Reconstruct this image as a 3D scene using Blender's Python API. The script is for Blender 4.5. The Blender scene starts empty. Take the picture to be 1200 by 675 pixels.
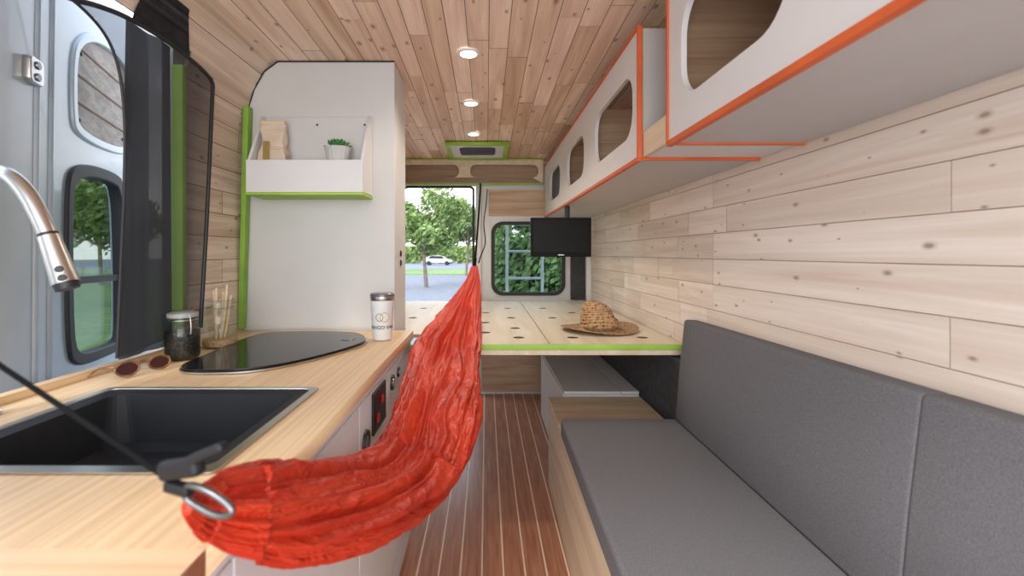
import bpy, bmesh, math, random
from mathutils import Vector, Matrix, noise
random.seed(7)
F=533.0; CX=570.0; CY=297.0; H=1.24
sc=bpy.context.scene
col=sc.collection
def P(px,py,Y): return Vector(((px-CX)/F*Y, Y, H+(CY-py)/F*Y))
def Z(h): return H+h

# ---------------------------------------------------------------- materials
def newmat(name):
    m=bpy.data.materials.new(name); m.use_nodes=True
    nt=m.node_tree; b=nt.nodes['Principled BSDF']
    return m,nt,b
def nd(nt,t,**kw):
    n=nt.nodes.new(t)
    for k,v in kw.items(): setattr(n,k,v)
    return n
def c4(c): return (c[0],c[1],c[2],1)
def plain(name,c,rough=.5,metal=0,var=.06,bump=0,bscale=200,scale=6,coat=0,spec=None,emis=None):
    m,nt,b=newmat(name)
    tc=nd(nt,'ShaderNodeTexCoord')
    n=nd(nt,'ShaderNodeTexNoise'); n.inputs['Scale'].default_value=scale; n.inputs['Detail'].default_value=4
    nt.links.new(tc.outputs['Object'],n.inputs['Vector'])
    r=nd(nt,'ShaderNodeValToRGB')
    r.color_ramp.elements[0].position=.3; r.color_ramp.elements[1].position=.7
    r.color_ramp.elements[0].color=c4([x*(1-var) for x in c]); r.color_ramp.elements[1].color=c4([min(1,x*(1+var)) for x in c])
    nt.links.new(n.outputs['Fac'],r.inputs[0]); nt.links.new(r.outputs[0],b.inputs['Base Color'])
    b.inputs['Roughness'].default_value=rough; b.inputs['Metallic'].default_value=metal
    b.inputs['Coat Weight'].default_value=coat
    if spec is not None: b.inputs['Specular IOR Level'].default_value=spec
    if emis: b.inputs['Emission Color'].default_value=c4(c); b.inputs['Emission Strength'].default_value=emis
    if bump:
        n2=nd(nt,'ShaderNodeTexNoise'); n2.inputs['Scale'].default_value=bscale
        nt.links.new(tc.outputs['Object'],n2.inputs['Vector'])
        bp=nd(nt,'ShaderNodeBump'); bp.inputs['Strength'].default_value=bump; bp.inputs['Distance'].default_value=.002
        nt.links.new(n2.outputs['Fac'],bp.inputs['Height']); nt.links.new(bp.outputs[0],b.inputs['Normal'])
    return m
def wood(name,cd,cl,coord='UV',axis=0,stretch=(1.3,20),knots=True,rough=.55,var=.22,kcol=(.10,.04,.015),contrast=1.0,kamt=.075,kscale=(4.2,7.5),kmax=.85):
    m,nt,b=newmat(name); L=nt.links.new
    tc=nd(nt,'ShaderNodeTexCoord')
    sep=nd(nt,'ShaderNodeSeparateXYZ'); L(tc.outputs['UV' if coord=='UV' else 'Object'],sep.inputs[0])
    order=[axis]+[i for i in range(3) if i!=axis]
    at=nd(nt,'ShaderNodeAttribute'); at.attribute_name='rnd'
    off=nd(nt,'ShaderNodeVectorMath',operation='SCALE'); off.inputs[0].default_value=(13.1,47.7,29.3)
    L(at.outputs['Fac'],off.inputs['Scale'])
    cb=nd(nt,'ShaderNodeCombineXYZ')
    for i,o in enumerate(order): L(sep.outputs[o],cb.inputs[i])
    def mapped(sx,sy):
        a=nd(nt,'ShaderNodeVectorMath',operation='MULTIPLY'); a.inputs[1].default_value=(sx,sy,sy); L(cb.outputs[0],a.inputs[0])
        s=nd(nt,'ShaderNodeVectorMath',operation='ADD'); L(a.outputs[0],s.inputs[0]); L(off.outputs[0],s.inputs[1])
        return s
    g1=mapped(*stretch)
    n1=nd(nt,'ShaderNodeTexNoise'); n1.inputs['Scale'].default_value=1; n1.inputs['Detail'].default_value=6; n1.inputs['Distortion'].default_value=.9
    L(g1.outputs[0],n1.inputs['Vector'])
    g2=mapped(stretch[0]*3,stretch[1]*7)
    n2=nd(nt,'ShaderNodeTexNoise'); n2.inputs['Scale'].default_value=1; n2.inputs['Detail'].default_value=3
    L(g2.outputs[0],n2.inputs['Vector'])
    mx=nd(nt,'ShaderNodeMath',operation='MULTIPLY_ADD'); mx.inputs[1].default_value=.35; L(n2.outputs['Fac'],mx.inputs[0]); L(n1.outputs['Fac'],mx.inputs[2])
    r=nd(nt,'ShaderNodeValToRGB'); r.color_ramp.elements[0].position=.67-.22/contrast; r.color_ramp.elements[1].position=min(.99,.67+.18/contrast)
    r.color_ramp.elements[0].color=c4(cd); r.color_ramp.elements[1].color=c4(cl)
    L(mx.outputs[0],r.inputs[0])
    hv=nd(nt,'ShaderNodeHueSaturation')
    vv=nd(nt,'ShaderNodeMath',operation='MULTIPLY_ADD'); vv.inputs[1].default_value=var*2; vv.inputs[2].default_value=1-var*.9
    L(at.outputs['Fac'],vv.inputs[0]); L(vv.outputs[0],hv.inputs['Value']); L(r.outputs[0],hv.inputs['Color'])
    sat=nd(nt,'ShaderNodeMath',operation='MULTIPLY_ADD'); sat.inputs[1].default_value=-var*2.2; sat.inputs[2].default_value=1+var
    L(at.outputs['Fac'],sat.inputs[0]); L(sat.outputs[0],hv.inputs['Saturation'])
    out=hv.outputs[0]
    if knots:
        k=mapped(*kscale)
        v=nd(nt,'ShaderNodeTexVoronoi'); v.inputs['Scale'].default_value=1; v.inputs['Randomness'].default_value=1; v.voronoi_dimensions='2D' if coord=='UV' else '3D'; L(k.outputs[0],v.inputs['Vector'])
        sc3=nd(nt,'ShaderNodeSeparateColor'); L(v.outputs['Color'],sc3.inputs[0])
        pw=nd(nt,'ShaderNodeMath',operation='POWER'); pw.inputs[1].default_value=1.6; L(sc3.outputs[0],pw.inputs[0])
        th=nd(nt,'ShaderNodeMath',operation='MULTIPLY'); th.inputs[1].default_value=kamt*1.8; L(pw.outputs[0],th.inputs[0])
        mr=nd(nt,'ShaderNodeMath',operation='DIVIDE'); L(v.outputs['Distance'],mr.inputs[0]); L(th.outputs[0],mr.inputs[1])
        rr=nd(nt,'ShaderNodeValToRGB'); rr.color_ramp.elements[0].position=.30; rr.color_ramp.elements[0].color=(kmax,kmax,kmax,1)
        rr.color_ramp.elements[1].position=1; rr.color_ramp.elements[1].color=(0,0,0,1)
        e=rr.color_ramp.elements.new(.55); e.color=(.38*kmax,.38*kmax,.38*kmax,1)
        L(mr.outputs[0],rr.inputs[0])
        mk=nd(nt,'ShaderNodeMix',data_type='RGBA'); L(rr.outputs[0],mk.inputs[0]); L(out,mk.inputs[6]); mk.inputs[7].default_value=c4(kcol)
        out=mk.outputs[2]
    L(out,b.inputs['Base Color'])
    b.inputs['Roughness'].default_value=rough
    bp=nd(nt,'ShaderNodeBump'); bp.inputs['Strength'].default_value=.15; bp.inputs['Distance'].default_value=.001
    L(mx.outputs[0],bp.inputs['Height']); L(bp.outputs[0],b.inputs['Normal'])
    return m

M_wallR=wood('whitewashed_pine',(.69,.55,.435),(.90,.82,.73),stretch=(.9,15),var=.07,kcol=(.30,.16,.09),contrast=.8,kscale=(6.5,13),kamt=.085,kmax=.75)
M_wallL=wood('pale_pine',(.50,.37,.26),(.76,.62,.49),var=.12,kcol=(.2,.11,.06),kscale=(6,11),kamt=.08)
M_ceil=wood('natural_pine',(.62,.40,.26),(.93,.72,.545),stretch=(1.1,16),var=.18,kcol=(.24,.10,.05),kamt=.10,kscale=(5.5,11),contrast=.85,kmax=.75)
M_groove=plain('groove_shade_brown',(.30,.18,.115),.8,var=.15)  # darker plank edge tone, groove shadow painted into the colour
M_grooveR=plain('groove_shade_pale',(.54,.41,.31),.8,var=.15)  # paler painted groove shadow for the right wall planks
M_weather=wood('weathered_wood',(.24,.18,.14),(.50,.41,.34),coord='Object',axis=1,stretch=(2,30),var=0,knots=False)
M_panelwood=wood('panel_pine',(.42,.27,.165),(.68,.50,.35),coord='Object',axis=0,var=0,kcol=(.18,.08,.04))
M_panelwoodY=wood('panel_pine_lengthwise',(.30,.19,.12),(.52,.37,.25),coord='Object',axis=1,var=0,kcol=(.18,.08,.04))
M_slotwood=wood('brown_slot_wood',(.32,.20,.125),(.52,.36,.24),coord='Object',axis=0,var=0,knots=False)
M_bambY=wood('bamboo_lengthwise',(.60,.39,.21),(.82,.61,.37),coord='Object',axis=1,stretch=(1.0,110),knots=False,rough=.38,var=0,contrast=.8)
M_bambX=wood('bamboo_crosswise',(.60,.39,.21),(.82,.61,.38),coord='Object',axis=0,stretch=(1.0,110),knots=False,rough=.38,var=0,contrast=.8)
M_ply=wood('birch_plywood',(.60,.46,.31),(.80,.67,.50),coord='Object',axis=1,stretch=(1.2,14),knots=False,rough=.5,var=0,contrast=.8)
M_plybed=wood('bed_plywood',(.64,.54,.40),(.82,.73,.58),coord='Object',axis=1,stretch=(1.2,14),knots=False,rough=.4,var=0,contrast=.8)
M_tan=wood('tan_plywood',(.56,.39,.22),(.76,.58,.38),coord='Object',axis=0,stretch=(2,24),knots=False,rough=.45,var=0)
M_lid=plain('pale_grey_lid',(.56,.545,.53),.55,var=.04)
M_white=plain('white_laminate',(.72,.725,.73),.45,var=.02,bump=.05,bscale=150)
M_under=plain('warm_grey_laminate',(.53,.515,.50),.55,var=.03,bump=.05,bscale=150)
M_closet=plain('closet_laminate',(.61,.61,.605),.5,var=.02,bump=.08,bscale=150)
M_whitep=plain('white_paint_metal',(.70,.70,.69),.35,var=.03)
M_orange=plain('orange_edge',(.64,.12,.03),.5,var=.15)
M_green=plain('lime_green_edge',(.33,.56,.07),.5,var=.12)
M_green2=plain('lime_green_wall_edge',(.23,.42,.055),.6,var=.2)
M_black=plain('black_plastic',(.012,.012,.014),.45,var=.1)
M_tv=plain('black_matte_plastic',(.008,.008,.009),.65,var=.1,spec=.15)
M_web=plain('black_webbing',(.008,.008,.009),.95,var=.2,spec=.05)
M_buck=plain('black_buckle_plastic',(.010,.010,.012),.5,var=.2,spec=.35)
M_rubber=plain('black_rubber',(.02,.021,.023),.6,var=.1)
M_felt=plain('charcoal_felt',(.05,.052,.058),.95,var=.25,bump=.5,bscale=400,scale=30)
M_steel=plain('brushed_steel',(.55,.54,.52),.28,metal=1,var=.06)
M_dsteel=plain('dark_steel',(.20,.20,.21),.35,metal=1,var=.1)
M_sink=plain('graphite_basin',(.014,.015,.017),.6,var=.15,bump=.1,spec=.3)
M_blue=plain('pale_grey_blue_paint',(.50,.58,.66),.28,var=.05,coat=.3)
M_red=plain('red_plastic',(.5,.03,.02),.4)
M_lamp=plain('lamp_disc',(1,.93,.82),.5,emis=14)
M_lampring=plain('lamp_ring',(.85,.85,.85),.4)
M_glassblk=plain('black_cooktop_glass',(.005,.005,.006),.12,var=.1,spec=.3)
M_paper=plain('cream_kraft_paper',(.68,.56,.44),.85,var=.10,bump=.3,bscale=60)
M_gold=plain('gold_foil',(.60,.42,.15),.35,metal=.7)
M_leaf=plain('succulent_green',(.06,.20,.06),.5,var=.35,scale=30)
M_pot=plain('grey_pot',(.55,.55,.55),.7)
def glassmat(name,tint,base=.04,k=.6):
    m,nt,b=newmat(name); L=nt.links.new
    tr=nd(nt,'ShaderNodeBsdfTransparent'); tr.inputs[0].default_value=c4(tint)
    gl=nd(nt,'ShaderNodeBsdfGlossy'); gl.inputs['Roughness'].default_value=.03
    lw=nd(nt,'ShaderNodeLayerWeight'); lw.inputs[0].default_value=.35
    mu=nd(nt,'ShaderNodeMath',operation='MULTIPLY_ADD'); mu.inputs[1].default_value=k; mu.inputs[2].default_value=base; L(lw.outputs['Fresnel'],mu.inputs[0])
    mx=nd(nt,'ShaderNodeMixShader'); L(mu.outputs[0],mx.inputs[0]); L(tr.outputs[0],mx.inputs[1]); L(gl.outputs[0],mx.inputs[2])
    L(mx.outputs[0],nt.nodes['Material Output'].inputs[0]); return m
M_win=glassmat('window_glass',(.62,.68,.68),base=.0,k=.03)
M_tint=glassmat('tinted_glass',(.55,.60,.60),base=.04,k=.35)
M_jar=glassmat('jar_glass',(.90,.94,.93),base=.03,k=.12)
def clothmat(name,op,colr,v=.2):
    m,nt,b=newmat(name); L=nt.links.new
    tc=nd(nt,'ShaderNodeTexCoord')
    n=nd(nt,'ShaderNodeTexNoise'); n.inputs['Scale'].default_value=3; L(tc.outputs['Object'],n.inputs['Vector'])
    mu=nd(nt,'ShaderNodeMath',operation='MULTIPLY_ADD'); mu.inputs[1].default_value=v; mu.inputs[2].default_value=op; L(n.outputs['Fac'],mu.inputs[0])
    tr=nd(nt,'ShaderNodeBsdfTransparent'); df=nd(nt,'ShaderNodeBsdfDiffuse'); df.inputs[0].default_value=c4(colr)
    mx=nd(nt,'ShaderNodeMixShader'); L(mu.outputs[0],mx.inputs[0]); L(tr.outputs[0],mx.inputs[1]); L(df.outputs[0],mx.inputs[2])
    L(mx.outputs[0],nt.nodes['Material Output'].inputs[0]); return m
M_mesh=clothmat('insect_mesh',.30,(.06,.065,.075))
M_curt=clothmat('dark_mesh_cloth',.90,(.085,.095,.112),.12)
def fabric(name,c,scale=900,var=.12,bump=.3):
    m,nt,b=newmat(name); L=nt.links.new
    tc=nd(nt,'ShaderNodeTexCoord')
    n=nd(nt,'ShaderNodeTexNoise'); n.inputs['Scale'].default_value=scale*.35; n.inputs['Detail'].default_value=3; L(tc.outputs['Object'],n.inputs['Vector'])
    r=nd(nt,'ShaderNodeValToRGB'); r.color_ramp.elements[0].position=.3; r.color_ramp.elements[1].position=.7
    r.color_ramp.elements[0].color=c4([x*(1-var) for x in c]); r.color_ramp.elements[1].color=c4([x*(1+var) for x in c])
    L(n.outputs['Fac'],r.inputs[0]); L(r.outputs[0],b.inputs['Base Color'])
    b.inputs['Roughness'].default_value=.9; b.inputs['Specular IOR Level'].default_value=.2
    bp=nd(nt,'ShaderNodeBump'); bp.inputs['Strength'].default_value=bump; bp.inputs['Distance'].default_value=.001
    L(n.outputs['Fac'],bp.inputs['Height']); L(bp.outputs[0],b.inputs['Normal']); return m
M_cush=fabric('grey_upholstery',(.160,.158,.168),var=.2)
def hammat():
    m,nt,b=newmat('red_nylon'); L=nt.links.new
    tc=nd(nt,'ShaderNodeTexCoord')
    mp0=nd(nt,'ShaderNodeMapping'); mp0.inputs['Scale'].default_value=(.6,2.0,1); L(tc.outputs['UV'],mp0.inputs[0])
    n=nd(nt,'ShaderNodeTexNoise'); n.inputs['Scale'].default_value=6; n.inputs['Detail'].default_value=3; L(mp0.outputs[0],n.inputs['Vector'])
    r=nd(nt,'ShaderNodeValToRGB'); r.color_ramp.elements[0].position=.3; r.color_ramp.elements[1].position=.72
    r.color_ramp.elements[0].color=(.50,.024,.010,1); r.color_ramp.elements[1].color=(.74,.062,.022,1)
    L(n.outputs['Fac'],r.inputs[0]); L(r.outputs[0],b.inputs['Base Color'])
    b.inputs['Roughness'].default_value=.36; b.inputs['Specular IOR Level'].default_value=.4
    hs=[]
    for s_,di,sx,amp in ((9,1.4,.45,.85),(17,2.0,1.0,.38),(38,1.2,1.2,.10)):
        mp=nd(nt,'ShaderNodeMapping'); mp.inputs['Scale'].default_value=(sx,1.4,1); mp.inputs['Rotation'].default_value=(0,0,.25 if s_==17 else 0); L(tc.outputs['UV'],mp.inputs[0])
        n2=nd(nt,'ShaderNodeTexNoise'); n2.inputs['Scale'].default_value=s_; n2.inputs['Detail'].default_value=2; n2.inputs['Distortion'].default_value=di
        L(mp.outputs[0],n2.inputs['Vector'])
        sb=nd(nt,'ShaderNodeMath',operation='SUBTRACT'); sb.inputs[1].default_value=.5; L(n2.outputs['Fac'],sb.inputs[0])
        ab=nd(nt,'ShaderNodeMath',operation='ABSOLUTE'); L(sb.outputs[0],ab.inputs[0])
        mm=nd(nt,'ShaderNodeMath',operation='MULTIPLY'); mm.inputs[1].default_value=amp; L(ab.outputs[0],mm.inputs[0]); hs.append(mm)
    ad=nd(nt,'ShaderNodeMath',operation='ADD'); L(hs[0].outputs[0],ad.inputs[0]); L(hs[1].outputs[0],ad.inputs[1])
    ad2=nd(nt,'ShaderNodeMath',operation='ADD'); L(ad.outputs[0],ad2.inputs[0]); L(hs[2].outputs[0],ad2.inputs[1])
    bp=nd(nt,'ShaderNodeBump'); bp.inputs['Strength'].default_value=.7; bp.inputs['Distance'].default_value=.030
    L(ad2.outputs[0],bp.inputs['Height']); L(bp.outputs[0],b.inputs['Normal'])
    tl=nd(nt,'ShaderNodeBsdfTranslucent'); L(r.outputs[0],tl.inputs[0]); L(bp.outputs[0],tl.inputs['Normal'])
    mx=nd(nt,'ShaderNodeMixShader'); mx.inputs[0].default_value=.12; L(b.outputs[0],mx.inputs[1]); L(tl.outputs[0],mx.inputs[2])
    L(mx.outputs[0],nt.nodes['Material Output'].inputs[0]); return m
M_ham=hammat()
def floormat():
    m,nt,b=newmat('teak_floor_with_pale_strips'); L=nt.links.new
    tc=nd(nt,'ShaderNodeTexCoord'); sep=nd(nt,'ShaderNodeSeparateXYZ'); L(tc.outputs['Object'],sep.inputs[0])
    a=nd(nt,'ShaderNodeMath',operation='DIVIDE'); a.inputs[1].default_value=.084; L(sep.outputs[0],a.inputs[0])
    f=nd(nt,'ShaderNodeMath',operation='FRACT'); L(a.outputs[0],f.inputs[0])
    l=nd(nt,'ShaderNodeMath',operation='LESS_THAN'); l.inputs[1].default_value=.085; L(f.outputs[0],l.inputs[0])
    mp=nd(nt,'ShaderNodeMapping'); mp.inputs['Scale'].default_value=(70,4,1); L(tc.outputs['Object'],mp.inputs[0])
    n=nd(nt,'ShaderNodeTexNoise'); n.inputs['Scale'].default_value=1; n.inputs['Detail'].default_value=5; L(mp.outputs[0],n.inputs['Vector'])
    r=nd(nt,'ShaderNodeValToRGB'); r.color_ramp.elements[0].position=.3; r.color_ramp.elements[1].position=.7
    r.color_ramp.elements[0].color=(.37,.145,.08,1); r.color_ramp.elements[1].color=(.58,.28,.175,1); L(n.outputs['Fac'],r.inputs[0])
    mx=nd(nt,'ShaderNodeMix',data_type='RGBA'); L(l.outputs[0],mx.inputs[0]); L(r.outputs[0],mx.inputs[6]); mx.inputs[7].default_value=(.95,.76,.54,1)
    L(mx.outputs[2],b.inputs['Base Color']); b.inputs['Roughness'].default_value=.32; return m
M_floor=floormat()

# ---------------------------------------------------------------- mesh helpers
def tag(o,label,cat=None,kind=None,group=None):
    o['label']=label
    if cat: o['category']=cat
    if kind: o['kind']=kind
    if group: o['group']=group
    return o
def mkobj(name,me,mat,smooth=False,recenter=True):
    if mat: me.materials.append(mat)
    o=bpy.data.objects.new(name,me); col.objects.link(o)
    if recenter and len(me.vertices):
        mn=Vector([min(v.co[i] for v in me.vertices) for i in range(3)]); mxx=Vector([max(v.co[i] for v in me.vertices) for i in range(3)])
        c=(mn+mxx)/2; c.z=mn.z
        me.transform(Matrix.Translation(-c)); o.location=c
    if smooth:
        for p in me.polygons: p.use_smooth=True
    return o
def from_bm(name,bm,mat,smooth=False,recenter=True,fixn=True):
    if fixn: bmesh.ops.recalc_face_normals(bm,faces=bm.faces)
    me=bpy.data.meshes.new(name); bm.to_mesh(me); bm.free()
    return mkobj(name,me,mat,smooth,recenter)
def bevel(o,w,seg=2):
    b=o.modifiers.new('bevel','BEVEL'); b.width=w; b.segments=seg; b.limit_method='ANGLE'; b.angle_limit=math.radians(40)
    for p in o.data.polygons: p.use_smooth=True
    wn=o.modifiers.new('wn','WEIGHTED_NORMAL'); wn.keep_sharp=True
    return o
def addbox(bm,x0,x1,y0,y1,z0,z1):
    vs=[bm.verts.new((x,y,z)) for x in (x0,x1) for y in (y0,y1) for z in (z0,z1)]
    for f in [(0,1,3,2),(4,6,7,5),(0,4,5,1),(2,3,7,6),(0,2,6,4),(1,5,7,3)]: bm.faces.new([vs[i] for i in f])
def boxes(name,lst,mat,bv=.002):
    bm=bmesh.new()
    for b in lst: addbox(bm,*b)
    o=from_bm(name,bm,mat)
    if bv: bevel(o,bv,1 if bv<.004 else 3)
    return o
def box(name,x0,x1,y0,y1,z0,z1,mat,bv=.002): return boxes(name,[(x0,x1,y0,y1,z0,z1)],mat,bv)
def hexa(name,bot,top,mat,bv=.01,seg=3):
    bm=bmesh.new(); b=[bm.verts.new(p) for p in bot]; t=[bm.verts.new(p) for p in top]
    bm.faces.new(b[::-1]); bm.faces.new(t)
    n=len(b)
    for i in range(n): bm.faces.new([b[i],b[(i+1)%n],t[(i+1)%n],t[i]])
    o=from_bm(name,bm,mat)
    if bv: bevel(o,bv,seg)
    return o
def curve_to_mesh(cu,name,mat,mtx=None,smooth=False):
    tmp=bpy.data.objects.new('tmp',cu); col.objects.link(tmp)
    dg=bpy.context.evaluated_depsgraph_get(); dg.update()
    me=bpy.data.meshes.new_from_object(tmp.evaluated_get(dg))
    bpy.data.objects.remove(tmp)
    me.materials.clear()
    if mtx is not None: me.transform(mtx)
    me.name=name
    return mkobj(name,me,mat,smooth)
def plate(name,outlines,th,mat,mtx=None,bv=0):
    cu=bpy.data.curves.new(name,'CURVE'); cu.dimensions='2D'; cu.fill_mode='BOTH'; cu.extrude=th/2
    cu.bevel_depth=bv; cu.bevel_resolution=1
    for ol in outlines:
        s=cu.splines.new('POLY'); s.points.add(len(ol)-1)
        for p,q in zip(s.points,ol): p.co=(q[0],q[1],0,1)
        s.use_cyclic_u=True
    return curve_to_mesh(cu,name,mat,mtx)
MXZ=lambda Y: Matrix(((1,0,0,0),(0,0,-1,Y),(0,1,0,0),(0,0,0,1)))
MYZ=lambda X: Matrix(((0,0,1,X),(1,0,0,0),(0,1,0,0),(0,0,0,1)))
MXY=lambda Zz: Matrix.Translation((0,0,Zz))
def rrect(x0,x1,y0,y1,r,n=8):
    r=min(r,(x1-x0)/2-.0005,(y1-y0)/2-.0005)
    pts=[]
    for cx,cy,a in ((x1-r,y1-r,0),(x0+r,y1-r,90),(x0+r,y0+r,180),(x1-r,y0+r,270)):
        for i in range(n+1):
            t=math.radians(a+90*i/n); pts.append((cx+r*math.cos(t),cy+r*math.sin(t)))
    return pts
def rect(x0,x1,y0,y1): return [(x0,y0),(x1,y0),(x1,y1),(x0,y1)]
def circ(cx,cy,r,n=24): return [(cx+r*math.cos(2*math.pi*i/n),cy+r*math.sin(2*math.pi*i/n)) for i in range(n)]
def smoothpoly(pts,it=2):
    for _ in range(it):
        q=[]
        for i in range(len(pts)):
            a=pts[i]; b=pts[(i+1)%len(pts)]
            q.append((a[0]*.75+b[0]*.25,a[1]*.75+b[1]*.25)); q.append((a[0]*.25+b[0]*.75,a[1]*.25+b[1]*.75))
        pts=q
    return pts
def shrink(pts,d):
    cx=sum(p[0] for p in pts)/len(pts); cy=sum(p[1] for p in pts)/len(pts)
    mx=max(abs(p[0]-cx) for p in pts); my=max(abs(p[1]-cy) for p in pts)
    return [(cx+(p[0]-cx)*(1-d/mx),cy+(p[1]-cy)*(1-d/my)) for p in pts]
def tube(name,pts,r,mat,cyc=False,res=6,smoothc=True):
    cu=bpy.data.curves.new(name,'CURVE'); cu.dimensions='3D'; cu.bevel_depth=r; cu.bevel_resolution=res; cu.use_fill_caps=True
    if smoothc:
        s=cu.splines.new('NURBS'); s.points.add(len(pts)-1); s.order_u=3; s.use_endpoint_u=True; s.resolution_u=8
    else:
        s=cu.splines.new('POLY'); s.points.add(len(pts)-1)
    for p,q in zip(s.points,pts): p.co=(q[0],q[1],q[2],1)
    s.use_cyclic_u=cyc
    return curve_to_mesh(cu,name,mat,None,True)
def lathe(name,prof,mat,loc=(0,0,0),seg=48,smooth=True,mod=None):
    bm=bmesh.new(); rings=[]
    for r,z in prof:
        if r<1e-6: rings.append([bm.verts.new((loc[0],loc[1],loc[2]+z))])
        else:
            ring=[]
            for i in range(seg):
                t=2*math.pi*i/seg; rr=r*(mod(t,z) if mod else 1)
                ring.append(bm.verts.new((loc[0]+rr*math.cos(t),loc[1]+rr*math.sin(t),loc[2]+z)))
            rings.append(ring)
    for a,b in zip(rings,rings[1:]):
        for i in range(seg):
            j=(i+1)%seg
            if len(a)==1 and len(b)==1: continue
            if len(a)==1: bm.faces.new([a[0],b[i],b[j]])
            elif len(b)==1: bm.faces.new([a[i],a[j],b[0]])
            else: bm.faces.new([a[i],a[j],b[j],b[i]])
    o=from_bm(name,bm,mat,smooth)
    if smooth:
        e=o.modifiers.new('es','EDGE_SPLIT'); e.split_angle=math.radians(45)
    return o
def loft(name,loops,mat,cap0=False,cap1=True,smooth=False):
    bm=bmesh.new(); R=[[bm.verts.new(p) for p in l] for l in loops]
    n=len(R[0])
    for a,b in zip(R,R[1:]):
        for i in range(n): bm.faces.new([a[i],a[(i+1)%n],b[(i+1)%n],b[i]])
    if cap0: bm.faces.new(R[0][::-1])
    if cap1: bm.faces.new(R[-1])
    return from_bm(name,bm,mat,smooth)
def thing(name,loc,label,cat,kind=None,group=None):
    e=bpy.data.objects.new(name,None); e.empty_display_size=.05; e.location=loc; col.objects.link(e)
    tag(e,label,cat,kind,group); return e
def put(par,*obs):
    for o in obs:
        o.parent=par
        chain=[]; p=par
        while p: chain.append(p); p=p.parent
        W=Matrix.Identity(4)
        for p in reversed(chain): W=W@p.matrix_parent_inverse@p.matrix_basis
        o.matrix_parent_inverse=W.inverted()
    return par
def planks(name,rows,mapf,th,mat,ch=.0016,dp=.005,gm=None,dv=.0012):
    bm=bmesh.new(); uvl=bm.loops.layers.uv.new('UVMap'); rl=bm.faces.layers.float.new('rnd')
    for v0,v1,cuts in rows:
        for u0,u1 in zip(cuts,cuts[1:]):
            rv=random.random(); dth=th+random.uniform(-dv,dv)
            A=[(u0,v0),(u1,v0),(u1,v1),(u0,v1)]
            B=[(u0+ch,v0+ch),(u1-ch,v0+ch),(u1-ch,v1-ch),(u0+ch,v1-ch)]
            ra=[(bm.verts.new(mapf(u,v,0)),(u,v)) for u,v in A]
            rb=[(bm.verts.new(mapf(u,v,dth-dp)),(u,v)) for u,v in A]
            rc=[(bm.verts.new(mapf(u,v,dth)),(u,v)) for u,v in B]
            fs=[rc]
            for p,q in ((ra,rb),(rb,rc)):
                for i in range(4): fs.append([p[i],p[(i+1)%4],q[(i+1)%4],q[i]])
            for kf,f in enumerate(fs):
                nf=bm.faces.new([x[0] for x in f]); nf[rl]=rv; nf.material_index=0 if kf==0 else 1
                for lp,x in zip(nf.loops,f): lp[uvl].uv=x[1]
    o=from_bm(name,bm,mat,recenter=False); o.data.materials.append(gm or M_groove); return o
def randcuts(a,b,lo,hi):
    c=[a]; x=a+random.uniform(lo*.3,hi)
    while x<b-lo*.5: c.append(x); x+=random.uniform(lo,hi)
    c.append(b); return c

# ---------------------------------------------------------------- shell
YB=4.05
def ceilh(Y): return .90-.02*Y
o=box('floor',-1.16,.95,-.35,YB+.05,-.06,0,M_floor,0); tag(o,'brown teak-look floor with thin pale lengthwise strips','floor','structure')
rows=[]
hh=[-1.24+.1015*i for i in range(22)]
for i in range(21):
    near=[.35-.5+random.uniform(-.2,.2)]
    if i%3==1: near.append(.9+random.uniform(-.1,.2))
    start=1.81 if i in (11,12,14,15,10) else 1.81+random.uniform(-.35,.25)
    far=randcuts(start+random.uniform(.25,.45),YB,.3,.75)
    rows.append((hh[i],hh[i+1],near+[start]+far))
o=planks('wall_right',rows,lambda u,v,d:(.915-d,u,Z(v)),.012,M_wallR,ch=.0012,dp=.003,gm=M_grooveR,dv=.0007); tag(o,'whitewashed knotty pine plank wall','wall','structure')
prof=[(-1.10,-1.24),(-1.10,.45),(-1.085,.60),(-1.055,.72),(-1.01,.81),(-.955,.875)]
ln=[0]
for a,b in zip(prof,prof[1:]): ln.append(ln[-1]+math.hypot(b[0]-a[0],b[1]-a[1]))
def lprof(s):
    s=max(0,min(ln[-1],s))
    for i in range(len(ln)-1):
        if s<=ln[i+1]+1e-9:
            t=(s-ln[i])/(ln[i+1]-ln[i]); a,b=prof[i],prof[i+1]
            return (a[0]+(b[0]-a[0])*t,a[1]+(b[1]-a[1])*t,(b[1]-a[1]),-(b[0]-a[0]))
def mapL(u,s,d):
    x,h,nx,nz=lprof(s); l=math.hypot(nx,nz); return (x+nx/l*d,u,Z(h+nz/l*d))
rows=[]; n=23; step=ln[-1]/n
for i in range(n):
    s0,s1=i*step,(i+1)*step
    h1=lprof(s0)[1]
    if h1>.66: rows.append((s0,s1,randcuts(-.3,YB,.4,.9)))
    else: rows.append((s0,s1,[1.61]+randcuts(1.85+random.uniform(0,.3),YB,.4,.9)))
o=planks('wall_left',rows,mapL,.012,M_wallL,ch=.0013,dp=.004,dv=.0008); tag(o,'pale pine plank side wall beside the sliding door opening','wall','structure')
rows=[]; x=-.965
while x<.92:
    w=random.choice([.07,.08,.085,.09]); rows.append((x,min(x+w,.93),randcuts(-.3,YB,.4,1.1))); x+=w
o=planks('ceiling',rows,lambda u,v,d:(v,u,Z(ceilh(u)+.012-d)),.012,M_ceil,ch=.0013,dp=.004,dv=.0008); tag(o,'brown knotty pine plank ceiling','ceiling','structure')
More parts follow.
